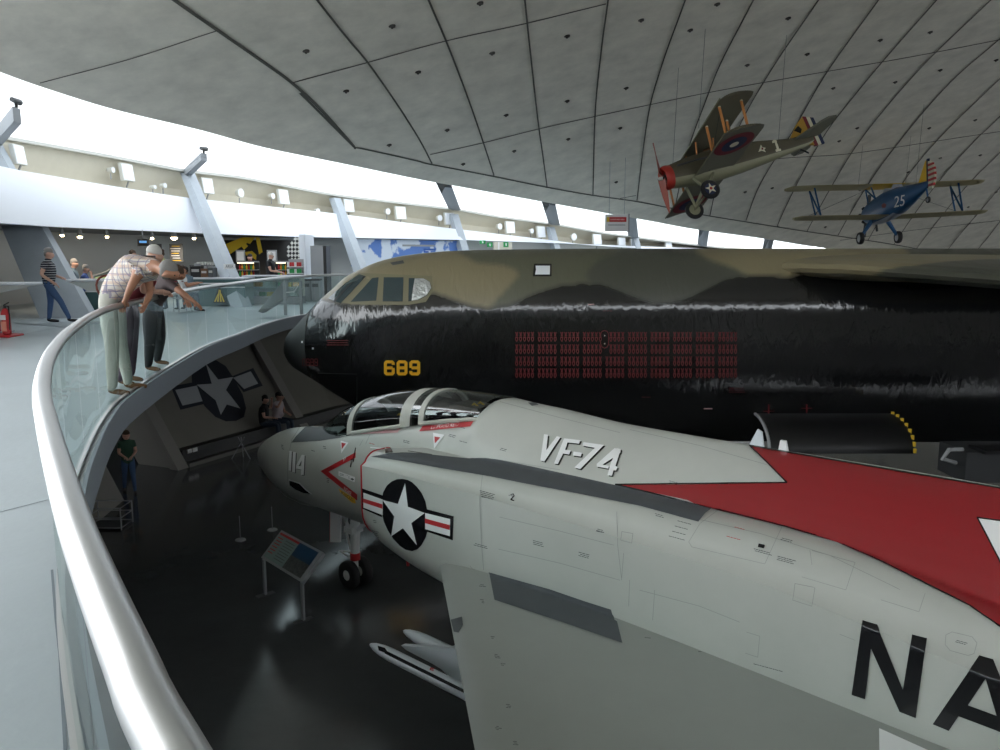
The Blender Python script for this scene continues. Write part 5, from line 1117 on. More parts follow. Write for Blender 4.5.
def scribb(x, y, w_, rows, mt='bomber_red', gap=2.2, L0=2, L1=5, th=.8):
    out = []
    for r in range(rows):
        xx = x + random.uniform(0, 2)
        while xx < x + w_: L = random.uniform(L0, L1); out += stroke([(xx, y + r*gap), (xx + L, y + r*gap)], th); xx += L + .8
    BMk('stencil_text', out, mt, .01)
scribb(327, 340.5, 19, 3); scribb(728, 388, 16, 3, gap=2, th=.4, L0=1, L1=2.5); scribb(640, 397, 8, 1, th=.5); scribb(602, 311, 9, 1, th=.5)
BMk('stencil_dash', stroke([(588, 304.5), (594, 304.5)], 1), 'pink', .01); BMk('stencil_dash', stroke([(704, 408.5), (712, 408.5)], 1), 'pink', .01)
# forty groups of five bomb tallies
marks = []
for r in range(4):
    y = (332, 344.3, 356.4, 368.3)[r]
    for g in range(10):
        x0 = 515 + g * 22.55
        for b_ in range(5):
            x = x0 + b_ * 3.95
            if r < 2 and 601.5 < x + 1.5 < 608.5 or (r < 2 and g == 4 and b_ == 0): continue
            marks += [[(x + .2, y), (x + 3.2, y), (x + 2.4, y + 3), (x + 3.0, y + 4.2), (x + .4, y + 4.2), (x + 1, y + 3)], [(x + .3, y + 4.8), (x + 3.1, y + 4.8), (x + 3.1, y + 7.6), (x + 2.2, y + 9.6), (x + 1.2, y + 9.6), (x + .3, y + 7.6)]]
BMk('mission_tallies', marks, 'bomber_red', .009); bpy.data.objects['mission_tallies']['kind'] = 'stuff'
core = []
for r in range(4):
    y = (332, 344.3, 356.4, 368.3)[r]
    for g in range(10):
        for b_ in range(5):
            x = 515 + g * 22.55 + b_ * 3.95
            if r < 2 and (601.5 < x + 1.5 < 608.5 or (g == 4 and b_ == 0)): continue
            core += [[(x + 1.25, y + 5.8), (x + 2.15, y + 5.8), (x + 2.15, y + 8.2), (x + 1.25, y + 8.2)], [(x + 1.2, y), (x + 2.2, y), (x + 1.7, y + 1.6)]]
BMk('mission_tally_centres', core, 'jet_black', .014); bpy.data.objects['mission_tally_centres']['kind'] = 'stuff'
BMk('hatch_ring', stroke([(600.5, 334), (602, 331.3), (604.5, 330.5), (607, 331.3), (608.5, 334), (608.5, 344), (607, 347), (604.5, 348), (602, 347), (600.5, 344), (600.5, 334)], .8), 'bomber_red', .012)
[BMk('hatch_bolt', [q_], 'offwhite', .012) for q_ in ([(604, 335), (605.2, 335), (605.2, 336.2), (604, 336.2)], [(604, 343), (605.2, 343), (605.2, 344.2), (604, 344.2)])] #, [[(604, 335), (605.2, 335), (605.2, 336.2), (604, 336.2)], [(604, 343), (605.2, 343), (605.2, 344.2), (604, 344.2)]], 'offwhite', .012)
BMk('door_arrow', stroke([(768.5, 404.5), (768.5, 415)], 1.6) + stroke([(806.5, 404.5), (806.5, 415)], 1.6) + stroke([(763, 411), (774, 411)], .6) + stroke([(801, 408), (812, 408)], .6), 'bomber_red', .012)
BMk('skin_seam', stroke([(357, 377), (357, 404)], .7) + stroke([(318, 373), (357, 374)], .7), 'bomber_radome', .006)
BMk('nose_stud', [[(301.5, 341), (303.2, 341), (303.2, 343), (301.5, 343)], [(312.3, 347.5), (314, 347.5), (314, 349.3), (312.3, 349.3)]], 'white', .01)
# wing: blends out of the shoulder, sweeps towards the camera and droops
def bwing(sg):
    secs = []
    for L, zc_, th_, ch in ((-1.2, 1.36, .62, 9.5), (0, 1.37, .60, 9.3), (.9, 1.36, .58, 9), (2.2, 1.3, .56, 8.6), (4.1, 1.2, .54, 8), (7, 1.05, .48, 7), (11, .85, .4, 6)):
        x = 6.5 + .6 * L; y = YN - .8 * L
        if sg < 0: y = 2 * YC - y
        R_ = []
        for k in range(28):
            a = 2 * math.pi * k / 28; c = (1 - math.cos(a)) / 2; t = 5 * th_ / .6 * .52 * (.2969*math.sqrt(c) - .126*c - .3516*c*c + .2843*c**3 - .1036*c**4) * 1.15
            R_.append(V((x + c * ch, y, zc_ + (t if a < math.pi else -t))))
        secs.append(R_)
    mb = MB(); mb.loft(secs); o = mb.build('wing', 'bomber_skin', bom, smooth=60)
    def f(co):
        P = co - CAM; z = P.dot(CF); x = 500 + FPX * P.x / z; L = (YN - co.y) / .8; zc_ = interp([(0, 1.37), (4.1, 1.2), (11, .85)], L)
        kb = max(0, min(1, (zc_ - .265 - co.z) / .03)); top_ = DGR if L > 1.9 + .3 * math.sin(co.z * 9) and sg > 0 else TAN
        return [lerp(u, v_, kb) for u, v_ in zip(top_, BLK)]
    # refine before painting
    bm = bmesh.new(); bm.from_mesh(o.data); bmesh.ops.subdivide_edges(bm, edges=bm.edges[:], cuts=6, use_grid_fill=True); bm.to_mesh(o.data); bm.free()
    paint(o, f); return o
bwing(1); bwing(-1)
# open bomb-bay door hanging under the belly: a curved shell with a pale end rim and a dotted yellow edge
xa, xb = ony(762, 420, 16.3).x, ony(903, 420, 16.3).x
def shell(x, r=1.0, n=14): return [V((x, 16.75 - r * math.sin(a), -1.7 - .62 * (1 - math.cos(a)) * r)) for a in [math.pi * .5 * k / n for k in range(n + 1)]]
mb = MB(); mb.loft([shell(lerp(xa, xb, k / 8)) for k in range(9)], closed=False); inner = [[p + V((0, .05, -.0)) for p in shell(lerp(xa, xb, k / 8))] for k in range(9)]; mb.loft(inner, closed=False)
bd = mb.build('bay_door', 'black', bom)
mb = MB(); mb.tube(shell(xa), .035, 6); mb.build('door_rim', 'grey', bd)
for k in range(8):
    p = shell(xb, 1.01, 15)[k * 2]; mb = MB(); mb.box(p, (.05, .05, .09)); mb.build('edge_stripe', 'yellow', bd)
# landing gear trucks
for gx in (4.2, 15.5):
    for gy in (YC - .75, YC + .75):
        mb = MB(); mb.cyl((gx, gy, ZF + .55), (gx, gy, -2.1), .16, .2, 14); lg = mb.build('landing_gear_leg', 'grey', bom)
        mb = MB(); mb.cyl((gx, gy - .35, ZF + .55), (gx, gy + .35, ZF + .55), .08); mb.build('axle', 'grey', lg)
        for s in (-.32, .32): wheel(V((gx, gy + s, ZF + .56)), (0, 1, 0), .55, .34, 'grey', lg)
# pale trolley with dark tank on the floor beyond the jet's spine
tr_ = thing('ground_trolley', 'grey steel service trolley standing under the bomber behind the jet spine', 'trolley', (9.6, 14.2, ZF))
mb = MB(); mb.box((9.9, 14.3, -2.1), (3.2, .9, .55)); mb.build('trolley_body', 'trolley_grey', tr_)
for x in (8.6, 11.2):
    for y in (13.95, 14.65): mb = MB(); mb.cyl((x, y, ZF + .25), (x, y, -2.3), .05); mb.build('leg', 'grey', tr_); wheel(V((x, y, ZF + .2)), (0, 1, 0), .2, .1, 'grey', tr_)
mb = MB(); mb.tube([(8.3, 14.0, -1.8), (8.0, 13.9, -1.78), (7.9, 13.9, -1.95), (8.2, 14, -2.05)], .04, 6); mb.build('handle', 'grey', tr_)
mb = MB(); mb.box((9.1, 14.0, -1.8), (1.1, .5, .06)); mb.build('tray', 'black', tr_)
# ================================================================ the two hanging biplanes
for nm, args in {
 'spad_olive': dict(col=(.085, .075, .048), rough=.6), 'spad_under': dict(col=(.2, .2, .125), rough=.6), 'spad_wing': dict(col=(.13, .125, .085), rough=.65), 'spad_belly': dict(col=(.24, .235, .15), rough=.55),
 'spad_green': dict(col=(.15, .15, .115), rough=.65), 'spad_red': dict(col=(.36, .03, .02), rough=.45), 'spad_wood': dict(col=(.5, .2, .06), rough=.45), 'prop_wood': dict(col=(.36, .1, .07), rough=.4),
 'roundel_red': dict(col=(.16, .02, .03), rough=.6), 'roundel_blue': dict(col=(.015, .025, .07), rough=.6), 'ochre': dict(col=(.42, .24, .035), rough=.6), 'bone': dict(col=(.6, .57, .44), rough=.6),
 'tr_blue': dict(col=(.012, .08, .2), rough=.35), 'tr_wing': dict(col=(.55, .48, .28), rough=.6), 'tr_yellow': dict(col=(.75, .46, .02), rough=.5), 'tr_silver': dict(col=(.4, .44, .5), rough=.4), 'cable': dict(col=(.05, .05, .05), rough=.6),
}.items(): M[nm] = mat(nm, **args)
def mw_of(Mx, loc):
    return Matrix(((Mx[0][0], Mx[0][1], Mx[0][2], loc[0]), (Mx[1][0], Mx[1][1], Mx[1][2], loc[1]), (Mx[2][0], Mx[2][1], Mx[2][2], loc[2]), (0, 0, 0, 1)))
spm = mw_of([[-0.9463, 0.0987, -0.308], [-0.205, -0.9195, 0.3354], [-0.2501, 0.3805, 0.8903]], (6.8482, 28.2732, 4.5407))
spm3 = spm.to_3x3()
spad = thing('biplane_fighter', 'olive drab biplane fighter with red nose ring and numeral 1 hanging under the roof', 'biplane', mw=spm)
def SB(mb, name, mt, parent=None, smooth=40): return mb.build(name, mt, parent or spad, smooth, local=True)
def ring(x, hw, zt, zb, p=2.6, n=24, yc=0):
    R_ = []
    for k in range(n):
        a = 2*math.pi*k/n; c, s = math.cos(a), math.sin(a); R_.append(V((x, yc + abs(c)**(2/p)*(1 if c > 0 else -1)*hw, (zt+zb)/2 + abs(s)**(2/p)*(1 if s > 0 else -1)*(zt-zb)/2)))
    return R_
st_ = [(1.15, .38, .4, -.36, 2), (1.0, .4, .43, -.4, 2.1), (.5, .42, .5, -.45, 2.4), (0, .43, .54, -.5, 2.8), (-.8, .43, .58, -.5, 3), (-1.5, .4, .55, -.46, 3), (-2.5, .31, .42, -.36, 3), (-3.5, .2, .26, -.24, 3), (-4.2, .1, .2, -.14, 2.6), (-4.5, .04, .17, -.05, 2)]
mb = MB(); mb.loft([ring(*s[:4], p=s[4]) for s in st_], mf=lambda i, k: 1 if (14 <= k <= 21) else 0); sf = SB(mb, 'fuselage', ['spad_olive', 'spad_belly'])
mb = MB(); mb.lathe([(.3, -.12), (.4, -.12), (.42, 0), (.41, .1), (.36, .16), (.28, .14), (.27, .0)], (1.2, 0, .02), V((1, 0, 0)).to_track_quat('Z', 'Y').to_matrix(), 28); SB(mb, 'cowl_ring', 'spad_red')
mb = MB(); mb.cyl((1.12, 0, .02), (1.2, 0, .02), .3, n=24); SB(mb, 'radiator', 'offwhite')
mb = MB(); mb.cyl((1.15, 0, .05), (1.42, 0, .05), .09, .07, 14); hub = SB(mb, 'propeller_hub', 'black')
mb = MB()
rings = []
for k in range(13):
    u = -1 + 2 * k / 12; r = 1.22 * u; tw = .9 - .5 * abs(u); wd = .11 * (1 - abs(u) ** 3) + .02; ct, s_ = math.cos(tw), math.sin(tw) * (1 if u > 0 else -1)
    ax = V((0, .33, .94)) * r + V((1.4, 0, .05)); wv = V((s_, ct * .94, -ct * .33)); nv = wv.cross(V((0, .33, .94))) * .02
    rings.append([ax + wv * wd, ax + nv, ax - wv * wd, ax - nv])
mb.loft(rings); SB(mb, 'propeller', 'prop_wood')
mb = MB(); mb.cyl((1.38, 0, .05), (1.5, 0, .05), .08, .05, 12); SB(mb, 'spinner_boss', 'offwhite', hub)
def bwg(x0, ch, hs, z, name, mt, par, rake=.12, th=.07, cut=0):
    """full-span wing with cambered section; lower half gets the under colour"""
    mb = MB(); secs = []
    for y in [-hs, -hs * .97, -hs*.9, -hs * .5, -.45, 0, .45, hs * .5, hs*.9, hs * .97, hs]:
        e = 1 if abs(y) < hs * .95 else (.94 if abs(y) < hs * .99 else .8); R_ = []
        for k in range(16):
            a = 2 * math.pi * k / 16; c = (1 - math.cos(a)) / 2; t = th * ch * (math.sin(a) * .5) * (1 - .35 * c); cam_ = .045 * ch * math.sin(math.pi * c)
            R_.append(V((x0 - (1-e)*.3*ch - c * ch * e, y, z + t + cam_)))
        secs.append(R_)
    mb.loft(secs, mf=lambda i, k: 0 if k < 8 else 1); return SB(mb, name, mt, par)
uw = bwg(.12, 1.25, 3.12, .82, 'upper_wing', ['spad_olive', 'spad_wing'], spad)
lwg = bwg(.42, 1.5, 3.05, -.3, 'lower_wing', ['spad_olive', 'spad_green'], spad)
# pale leading edges
for x0, z, hs, par in ((.12, .82, 3.1, uw), (.38, -.3, 3.03, lwg)): mb = MB(); mb.tube([(x0 + .005, -hs, z + .0), (x0 + .005, hs, z)], .022, 6); SB(mb, 'leading_edge', 'spad_under', par)
def disc(cx, cy, z, r, mt, par, name, n=28, sx=1):
    mb = MB(); mb.cyl((cx, cy, z), (cx, cy, z - .006), r, n=n); return SB(mb, name, mt, par)
for sg in (1, -1):
    disc(-.3, 2.15 * sg, -.325, .66, 'roundel_red', lwg, 'roundel_ring'); disc(-.3, 2.15 * sg, -.335, .42, 'roundel_blue', lwg, 'roundel_ring'); disc(-.3, 2.15 * sg, -.345, .15, 'bone', lwg, 'roundel_ring')
    for x, y in ((.0, 2.6), (-.75, 2.65), (.0, 1.45), (-.72, 1.5)):
        mb = MB(); mb.tube([(x + .12, y * sg, -.27), (x - .05, y * sg, .82)], .045, 8); sp_ = SB(mb, 'interplane_strut', 'spad_wood')
        mb = MB(); mb.ell((x - .05, y * sg, .8), (.05, .05, .06), n=8, k=5); SB(mb, 'strut_fitting', 'bone', sp_)
    for x in (.05, -.6): mb = MB(); mb.tube([(x, .35 * sg, .42), (x - .05, .5 * sg, .8)], .03, 6); SB(mb, 'cabane_strut', 'spad_wood')
    # landing gear legs and wheels
    for x in (.5, -.25): mb = MB(); mb.tube([(x, .35 * sg, -.38), (.3, .62 * sg, -1.02)], .05, 8); SB(mb, 'undercarriage_leg', 'spad_belly')
    mb = MB(); mb.tube([(-.1, 2.5 * sg, -.3), (-.3, .42 * sg, .4)], .008, 5); SB(mb, 'bracing_wire', 'cable')
    mb = MB(); mb.tube([(-.1, 2.6 * sg, .8), (-.1, .45 * sg, -.3)], .008, 5); SB(mb, 'bracing_wire', 'cable')
mb = MB(); mb.cyl((.31, -.8, -1.08), (.31, .8, -1.08), .035); SB(mb, 'axle', 'spad_belly')
def lwheel(c, r, w_, hubm, par, fn):
    prof = [(r*.78, -w_*.4), (r*.9, -w_*.5), (r, -w_*.2), (r, w_*.2), (r*.9, w_*.5), (r*.78, w_*.4)]
    R_ = V((0, 1, 0)).to_track_quat('Z', 'Y').to_matrix(); m = MB(); m.lathe(prof, c, R_, 24); wo = fn(m, 'wheel', 'tyre', par)
    m = MB(); m.lathe([(.01, -w_*.55), (r*.8, -w_*.35), (r*.8, w_*.35), (.01, w_*.55)], c, R_, 24); fn(m, 'wheel_cover', hubm, wo); return wo
lwheel(V((.31, .78, -1.08)), .33, .12, 'roundel_blue', spad, SB); lwheel(V((.31, -.78, -1.08)), .33, .12, 'spad_belly', spad, SB)
def star_poly(r, n=5, inner=.4, rot=0): return [(math.sin(rot + math.pi * k / n) * (r if k % 2 == 0 else r * inner), math.cos(rot + math.pi * k / n) * (r if k % 2 == 0 else r * inner)) for k in range(2 * n)]
mb = MB(); mb.prism([(.31 + a, .862, -1.08 + b) for a, b in star_poly(.2)], (0, .006, 0)); SB(mb, 'wheel_star', 'bone')
mb = MB(); mb.cyl((.31, .868, -1.08), (.31, .876, -1.08), .05, n=12); SB(mb, 'wheel_boss', 'spad_red')
# tail
mb = MB(); mb.prism([(-3.55, .02, .2), (-4.15, .02, .72), (-4.3, .02, .72), (-4.3, .02, .0), (-3.6, .02, .1)], (0, -.04, 0)); tf = SB(mb, 'fin', 'spad_olive')
rp_ = [(-4.0, .66), (-4.2, .86), (-4.45, .95), (-4.45, -.16), (-4.28, -.1), (-4.28, .4), (-3.95, .35)]
mb = MB(); mb.prism([(-3.65, .03, .28), (-4.1, .03, .74), (-4.45, .03, .98), (-4.45, .03, -.2), (-4.25, .03, -.12), (-4.25, .03, .28)], (0, -.06, 0)); rd = SB(mb, 'rudder', 'ochre')
mb = MB(); mb.prism([(-3.9, .04, .52), (-4.12, .04, .66), (-4.2, .04, .5), (-4.1, .04, .36)], (0, -.08, 0)); SB(mb, 'rudder_patch', 'black', rd)
for k, m_ in enumerate(('roundel_red', 'bone', 'roundel_blue')):
    x = -4.42 - .13 * k; mb = MB(); mb.prism([(x, .035, .97 - .05*k), (x - .13, .035, .92 - .05*k), (x - .13, .035, -.22), (x, .035, -.22)], (0, -.07, 0)); SB(mb, 'rudder_stripe', m_, rd)
mb = MB(); mb.prism([(-3.7, -.2, .12), (-3.7, .2, .12), (-4.2, 1.1, .12), (-4.4, 1.3, .12), (-4.75, 1.25, .12), (-4.85, .9, .12), (-4.75, .1, .12), (-4.75, -.1, .12), (-4.85, -.9, .12), (-4.75, -1.25, .12), (-4.4, -1.3, .12), (-4.2, -1.1, .12)], (0, 0, .05)); SB(mb, 'tailplane', 'spad_green')
mb = MB(); mb.tube([(-3.85, 0, -.2), (-4.1, 0, -.42)], .025, 6); mb.tube([(-3.9, 0, -.22), (-3.6, 0, -.38)], .02, 6); SB(mb, 'tail_skid', 'black')
mb = MB(); mb.prism([(-1.35, .33, .3), (-2.55, .34, .3), (-2.55, .34, .28), (-1.35, .33, .28)], (0, 0, -.01)); 
# fuselage markings on the port side (numeral and star)
sm = tree_of([sf])
K5 = lambda p: zc(740, 100, 10, p)
mark('fuselage_numeral', [K5([(318, 415), (345, 398), (362, 405), (388, 490), (405, 490), (408, 508), (358, 520), (350, 500), (365, 495), (345, 428), (322, 436)])], 'bone', sm, sf, off=.02, step=20)
mark('fuselage_star', [K5([(205, 448), (222, 475), (255, 482), (240, 500), (258, 525), (215, 510), (180, 522), (195, 488)])], 'bone', sm, sf, off=.02, step=20)
mark('fuselage_star_centre', [K5([(210, 480), (228, 482), (230, 500), (212, 502)])], 'roundel_red', sm, sf, off=.03, step=20)
mb = MB(); mb.tube([(.9, .42, .18), (.2, .45, .2), (-.9, .45, .16)], .035, 6); SB(mb, 'exhaust_pipe', 'dark_grey')
mb = MB(); mb.box((-.55, 0, .55), (.35, .3, .14)); SB(mb, 'cockpit_coaming', 'brown')
for x, y in ((.2, 1.4), (.2, -1.4), (-3.2, 0)):
    a = spm @ V((x, y, .85 if x > 0 else .3)); mb = MB(); mb.tube([a, V((a.x + .1, a.y, roofz(a.x, a.y) + .0))], .006, 5); mb.build('suspension_cable', 'cable', spad)
# ---------------------------------------------------------------- blue trainer
trm = mw_of([[0.0538, -0.9983, -0.0238], [0.9901, 0.0503, 0.1311], [-0.1297, -0.0306, 0.9911]], (19.8638, 42.2364, 4.0277))
tra = thing('biplane_trainer', 'blue biplane trainer with cream wings, striped rudder and white number 25 hanging farthest off', 'biplane', mw=trm)
def TB(mb, name, mt, parent=None, smooth=40): return mb.build(name, mt, parent or tra, smooth, local=True)
st_ = [(1.75, .46, .48, -.5, 2), (1.3, .52, .58, -.62, 2.2), (.5, .55, .68, -.72, 2.4), (-.6, .55, .74, -.7, 2.6), (-1.8, .5, .7, -.6, 2.6), (-3, .34, .56, -.38, 2.4), (-4.2, .15, .42, -.1, 2.2), (-4.9, .05, .38, .1, 2)]
mb = MB(); mb.loft([ring(*s[:4], p=s[4]) for s in st_], mf=lambda i, k: 1 if (16 <= k <= 19 and i < 4) else 0); tfu = TB(mb, 'fuselage', ['tr_blue', 'tr_silver'])
mb = MB(); mb.cyl((1.7, 0, 0), (2.05, 0, 0), .26, .2, 16); en = TB(mb, 'radial_engine', 'dark_grey')
for k in range(7):
    a = 2 * math.pi * k / 7; mb = MB(); mb.cyl((1.9, .2*math.cos(a), .2*math.sin(a)), (1.9, .52*math.cos(a), .52*math.sin(a)), .1, .09, 8); TB(mb, 'cylinder_head', 'black', en)
mb = MB(); mb.box((2.15, 0, 0), (.04, .18, 2.3), Matrix.Rotation(.15, 3, 'X')); TB(mb, 'propeller', 'dark_grey')
def twing(x0, hs, z, dih, ctr):
    mb = MB(); secs = []; ys = [-hs, -hs*.96, -hs*.85, -hs*.5, -.8, -.79, 0, .79, .8, hs*.5, hs*.85, hs*.96, hs]
    for y in ys:
        e = 1 if abs(y) < hs*.9 else (.85 if abs(y) < hs*.98 else .35); R_ = []
        for k in range(16):
            a = 2*math.pi*k/16; c = (1-math.cos(a))/2; t = .07*math.sin(a)*(1-.5*c)*.9; R_.append(V((x0 - (1-e)*.6 - c*1.5*e, y, z + dih*abs(y) + t*.9)))
        secs.append(R_)
    mb.loft(secs, mf=lambda i, k: 1 if (ctr and 4 <= i <= 7) else 0); return mb
TB(twing(.7, 4.95, 1.12, .012, True), 'upper_wing', ['tr_wing', 'tr_yellow']); TB(twing(.1, 4.75, -.55, .02, False), 'lower_wing', ['tr_wing', 'tr_silver'])
for sg in (1, -1):
    for pts in ([(.45, 3.6, 1.1), (-.2, 3.5, -.42)], [(-.35, 3.6, 1.1), (-.9, 3.5, -.42)], [(.45, 3.6, 1.1), (-.9, 3.5, -.42)]):
        mb = MB(); mb.tube([(x, y*sg, z) for x, y, z in pts], .045, 6); TB(mb, 'interplane_strut', 'tr_blue')
    for pts in ([(.5, .7, 1.08), (.9, .42, .4)], [(-.2, .7, 1.08), (-.1, .45, .5)], [(.5, .7, 1.08), (-.1, .45, .5)]):
        mb = MB(); mb.tube([(x, y*sg, z) for x, y, z in pts], .04, 6); TB(mb, 'cabane_strut', 'tr_blue')
    mb = MB(); mb.tube([(.55, .35*sg, -.45), (.6, .9*sg, -1.3)], [.13, .08], 10); TB(mb, 'undercarriage_leg', 'tr_blue')
    wo = lwheel(V((.6, .97*sg, -1.42)), .32, .22, 'grey', tra, TB)
    mb = MB(); mb.tube([(.2, 4.2*sg, -.4), (.5, .6*sg, 1.1)], .008, 5); TB(mb, 'bracing_wire', 'cable')
for x in (-.75, -1.75):
    mb = MB(); mb.prism([(x+.25, -.3, .6), (x+.1, -.22, .9), (x+.1, .22, .9), (x+.25, .3, .6)], (-.02, 0, 0)); TB(mb, 'windscreen', 'grey')
    mb = MB(); mb.ell((x - .15, 0, .62), (.32, .28, .08), n=12, k=5); TB(mb, 'cockpit_rim', 'brown')
mb = MB(); mb.prism([(-3.9, .04, .4), (-4.6, .04, 1.28), (-4.78, .04, 1.32), (-4.78, .04, .1), (-4.2, .04, .2)], (0, -.08, 0)); TB(mb, 'fin', 'tr_yellow')
mb = MB(); mb.prism([(-4.75, .05, 1.34), (-4.88, .05, 1.36), (-4.9, .05, .0), (-4.75, .05, .05)], (0, -.1, 0)); rd = TB(mb, 'rudder', 'roundel_blue')
for k in range(11):
    z0 = 1.22 - .115 * k; e = [.3, .42, .52, .58, .62, .62, .62, .6, .55, .48, .35][k]
    mb = MB(); mb.prism([(-4.88, .045, z0), (-4.88 - e, .045, z0 - .02), (-4.88 - e, .045, z0 - .135), (-4.88, .045, z0 - .115)], (0, -.09, 0)); TB(mb, 'rudder_stripe', 'red' if k % 2 else 'bone', rd)
mb = MB(); mb.prism([(-3.9, -.1, .35), (-3.9, .1, .35), (-4.3, 1.5, .35), (-4.6, 1.65, .35), (-5.1, 1.5, .35), (-5.2, .2, .35), (-5.2, -.2, .35), (-5.1, -1.5, .35), (-4.6, -1.65, .35), (-4.3, -1.5, .35)], (0, 0, .06)); TB(mb, 'tailplane', 'tr_yellow') if False else None
mb = MB(); mb.tube([(-4.6, 0, .15), (-4.75, 0, -.4)], .04, 6); ts = TB(mb, 'tail_leg', 'tr_blue'); lwheel(V((-4.78, 0, -.5)), .15, .1, 'grey', tra, TB)
mb = MB(); mb.tube([(1.2, -.1, -.5), (1.1, -.1, -1.0)], .06, 6); TB(mb, 'exhaust_pipe', 'dark_grey')
tb = tree_of([tfu])
text_mark('fuselage_number', '25', [(895.3, 196.5), (905.7, 194.5), (904.7, 205), (894.3, 207.5)], 'jet_white', tb, tfu, off=.03, step=20)
mark('fuselage_emblem', [[(882, 205), (884.5, 203), (887, 204.5), (886, 207.5), (883, 208)]], 'roundel_red', tb, tfu, off=.03, step=20)
for x, y in ((.2, 1.2), (.2, -1.2), (-3.6, 0)):
    a = trm @ V((x, y, 1.2 if x > 0 else .5)); mb = MB(); mb.tube([a, V((a.x + .1, a.y, roofz(a.x, a.y) + .0))], .006, 5); mb.build('suspension_cable', 'cable', tra)
# ================================================================ people
for nm, c in {'skin_tan': (.42, .2, .12), 'skin_fair': (.55, .32, .24), 'hair_grey': (.22, .21, .2), 'hair_white': (.5, .49, .46), 'hair_brown': (.06, .035, .02), 'hair_dark': (.02, .017, .015), 'khaki': (.5, .49, .43), 'purple_cloth': (.09, .06, .085), 'black_cloth': (.012, .013, .016), 'denim': (.05, .1, .21),
              'denim_dark': (.03, .045, .07), 'navy_cloth': (.012, .018, .045), 'red_cloth': (.22, .025, .035), 'print_cloth': (.07, .05, .05), 'blue_cloth': (.04, .08, .25), 'slate_cloth': (.14, .2, .25), 'lime_cloth': (.5, .5, .25), 'white_cloth': (.7, .7, .7), 'pink_cloth': (.5, .42, .45), 'green_cloth': (.03, .08, .05), 'shoe_brown': (.14, .07, .03), 'shoe_black': (.012, .012, .013), 'belt': (.12, .03, .02)}.items():
    M[nm] = mat(nm, c, .75 if 'skin' not in nm else .5, nscale=14, namt=.08)
def cloth(name, base, lines, axes_scale):
    m = mat(name, base, .8); nt = m.node_tree; b = nt.nodes['Principled BSDF']; tc = nt.nodes.new('ShaderNodeTexCoord'); prev = None
    for (col, sc, dirn, th) in lines:
        w = nt.nodes.new('ShaderNodeTexWave'); w.wave_type = 'BANDS'; w.bands_direction = dirn; w.inputs['Scale'].default_value = sc; w.inputs['Distortion'].default_value = .3
        nt.links.new(tc.outputs['Object'], w.inputs['Vector']); g = nt.nodes.new('ShaderNodeMath'); g.operation = 'GREATER_THAN'; g.inputs[1].default_value = th; nt.links.new(w.outputs['Fac'], g.inputs[0])
        k = nt.nodes.new('ShaderNodeMath'); k.operation = 'MULTIPLY'; k.inputs[1].default_value = axes_scale; nt.links.new(g.outputs[0], k.inputs[0])
        mx = nt.nodes.new('ShaderNodeMix'); mx.data_type = 'RGBA'; nt.links.new(k.outputs[0], mx.inputs[0]); mx.inputs[7].default_value = (*col, 1)
        if prev is None: mx.inputs[6].default_value = (*base, 1)
        else: nt.links.new(prev.outputs[2], mx.inputs[6])
        prev = mx
    nt.links.new(prev.outputs[2], b.inputs['Base Color']); M[name] = m
cloth('plaid_cloth', (.72, .66, .6), [((.62, .44, .34), 3.2, 'Z', .72), ((.66, .5, .38), 2.9, 'Y', .75), ((.2, .2, .3), 3.2, 'X', .95), ((.2, .18, .3), 4.5, 'Z', .955), ((.2, .18, .3), 4.2, 'Y', .955)], .65)
cloth('stripe_cloth', (.012, .016, .03), [((.6, .6, .6), 5.5, 'Z', .93)], 1.)
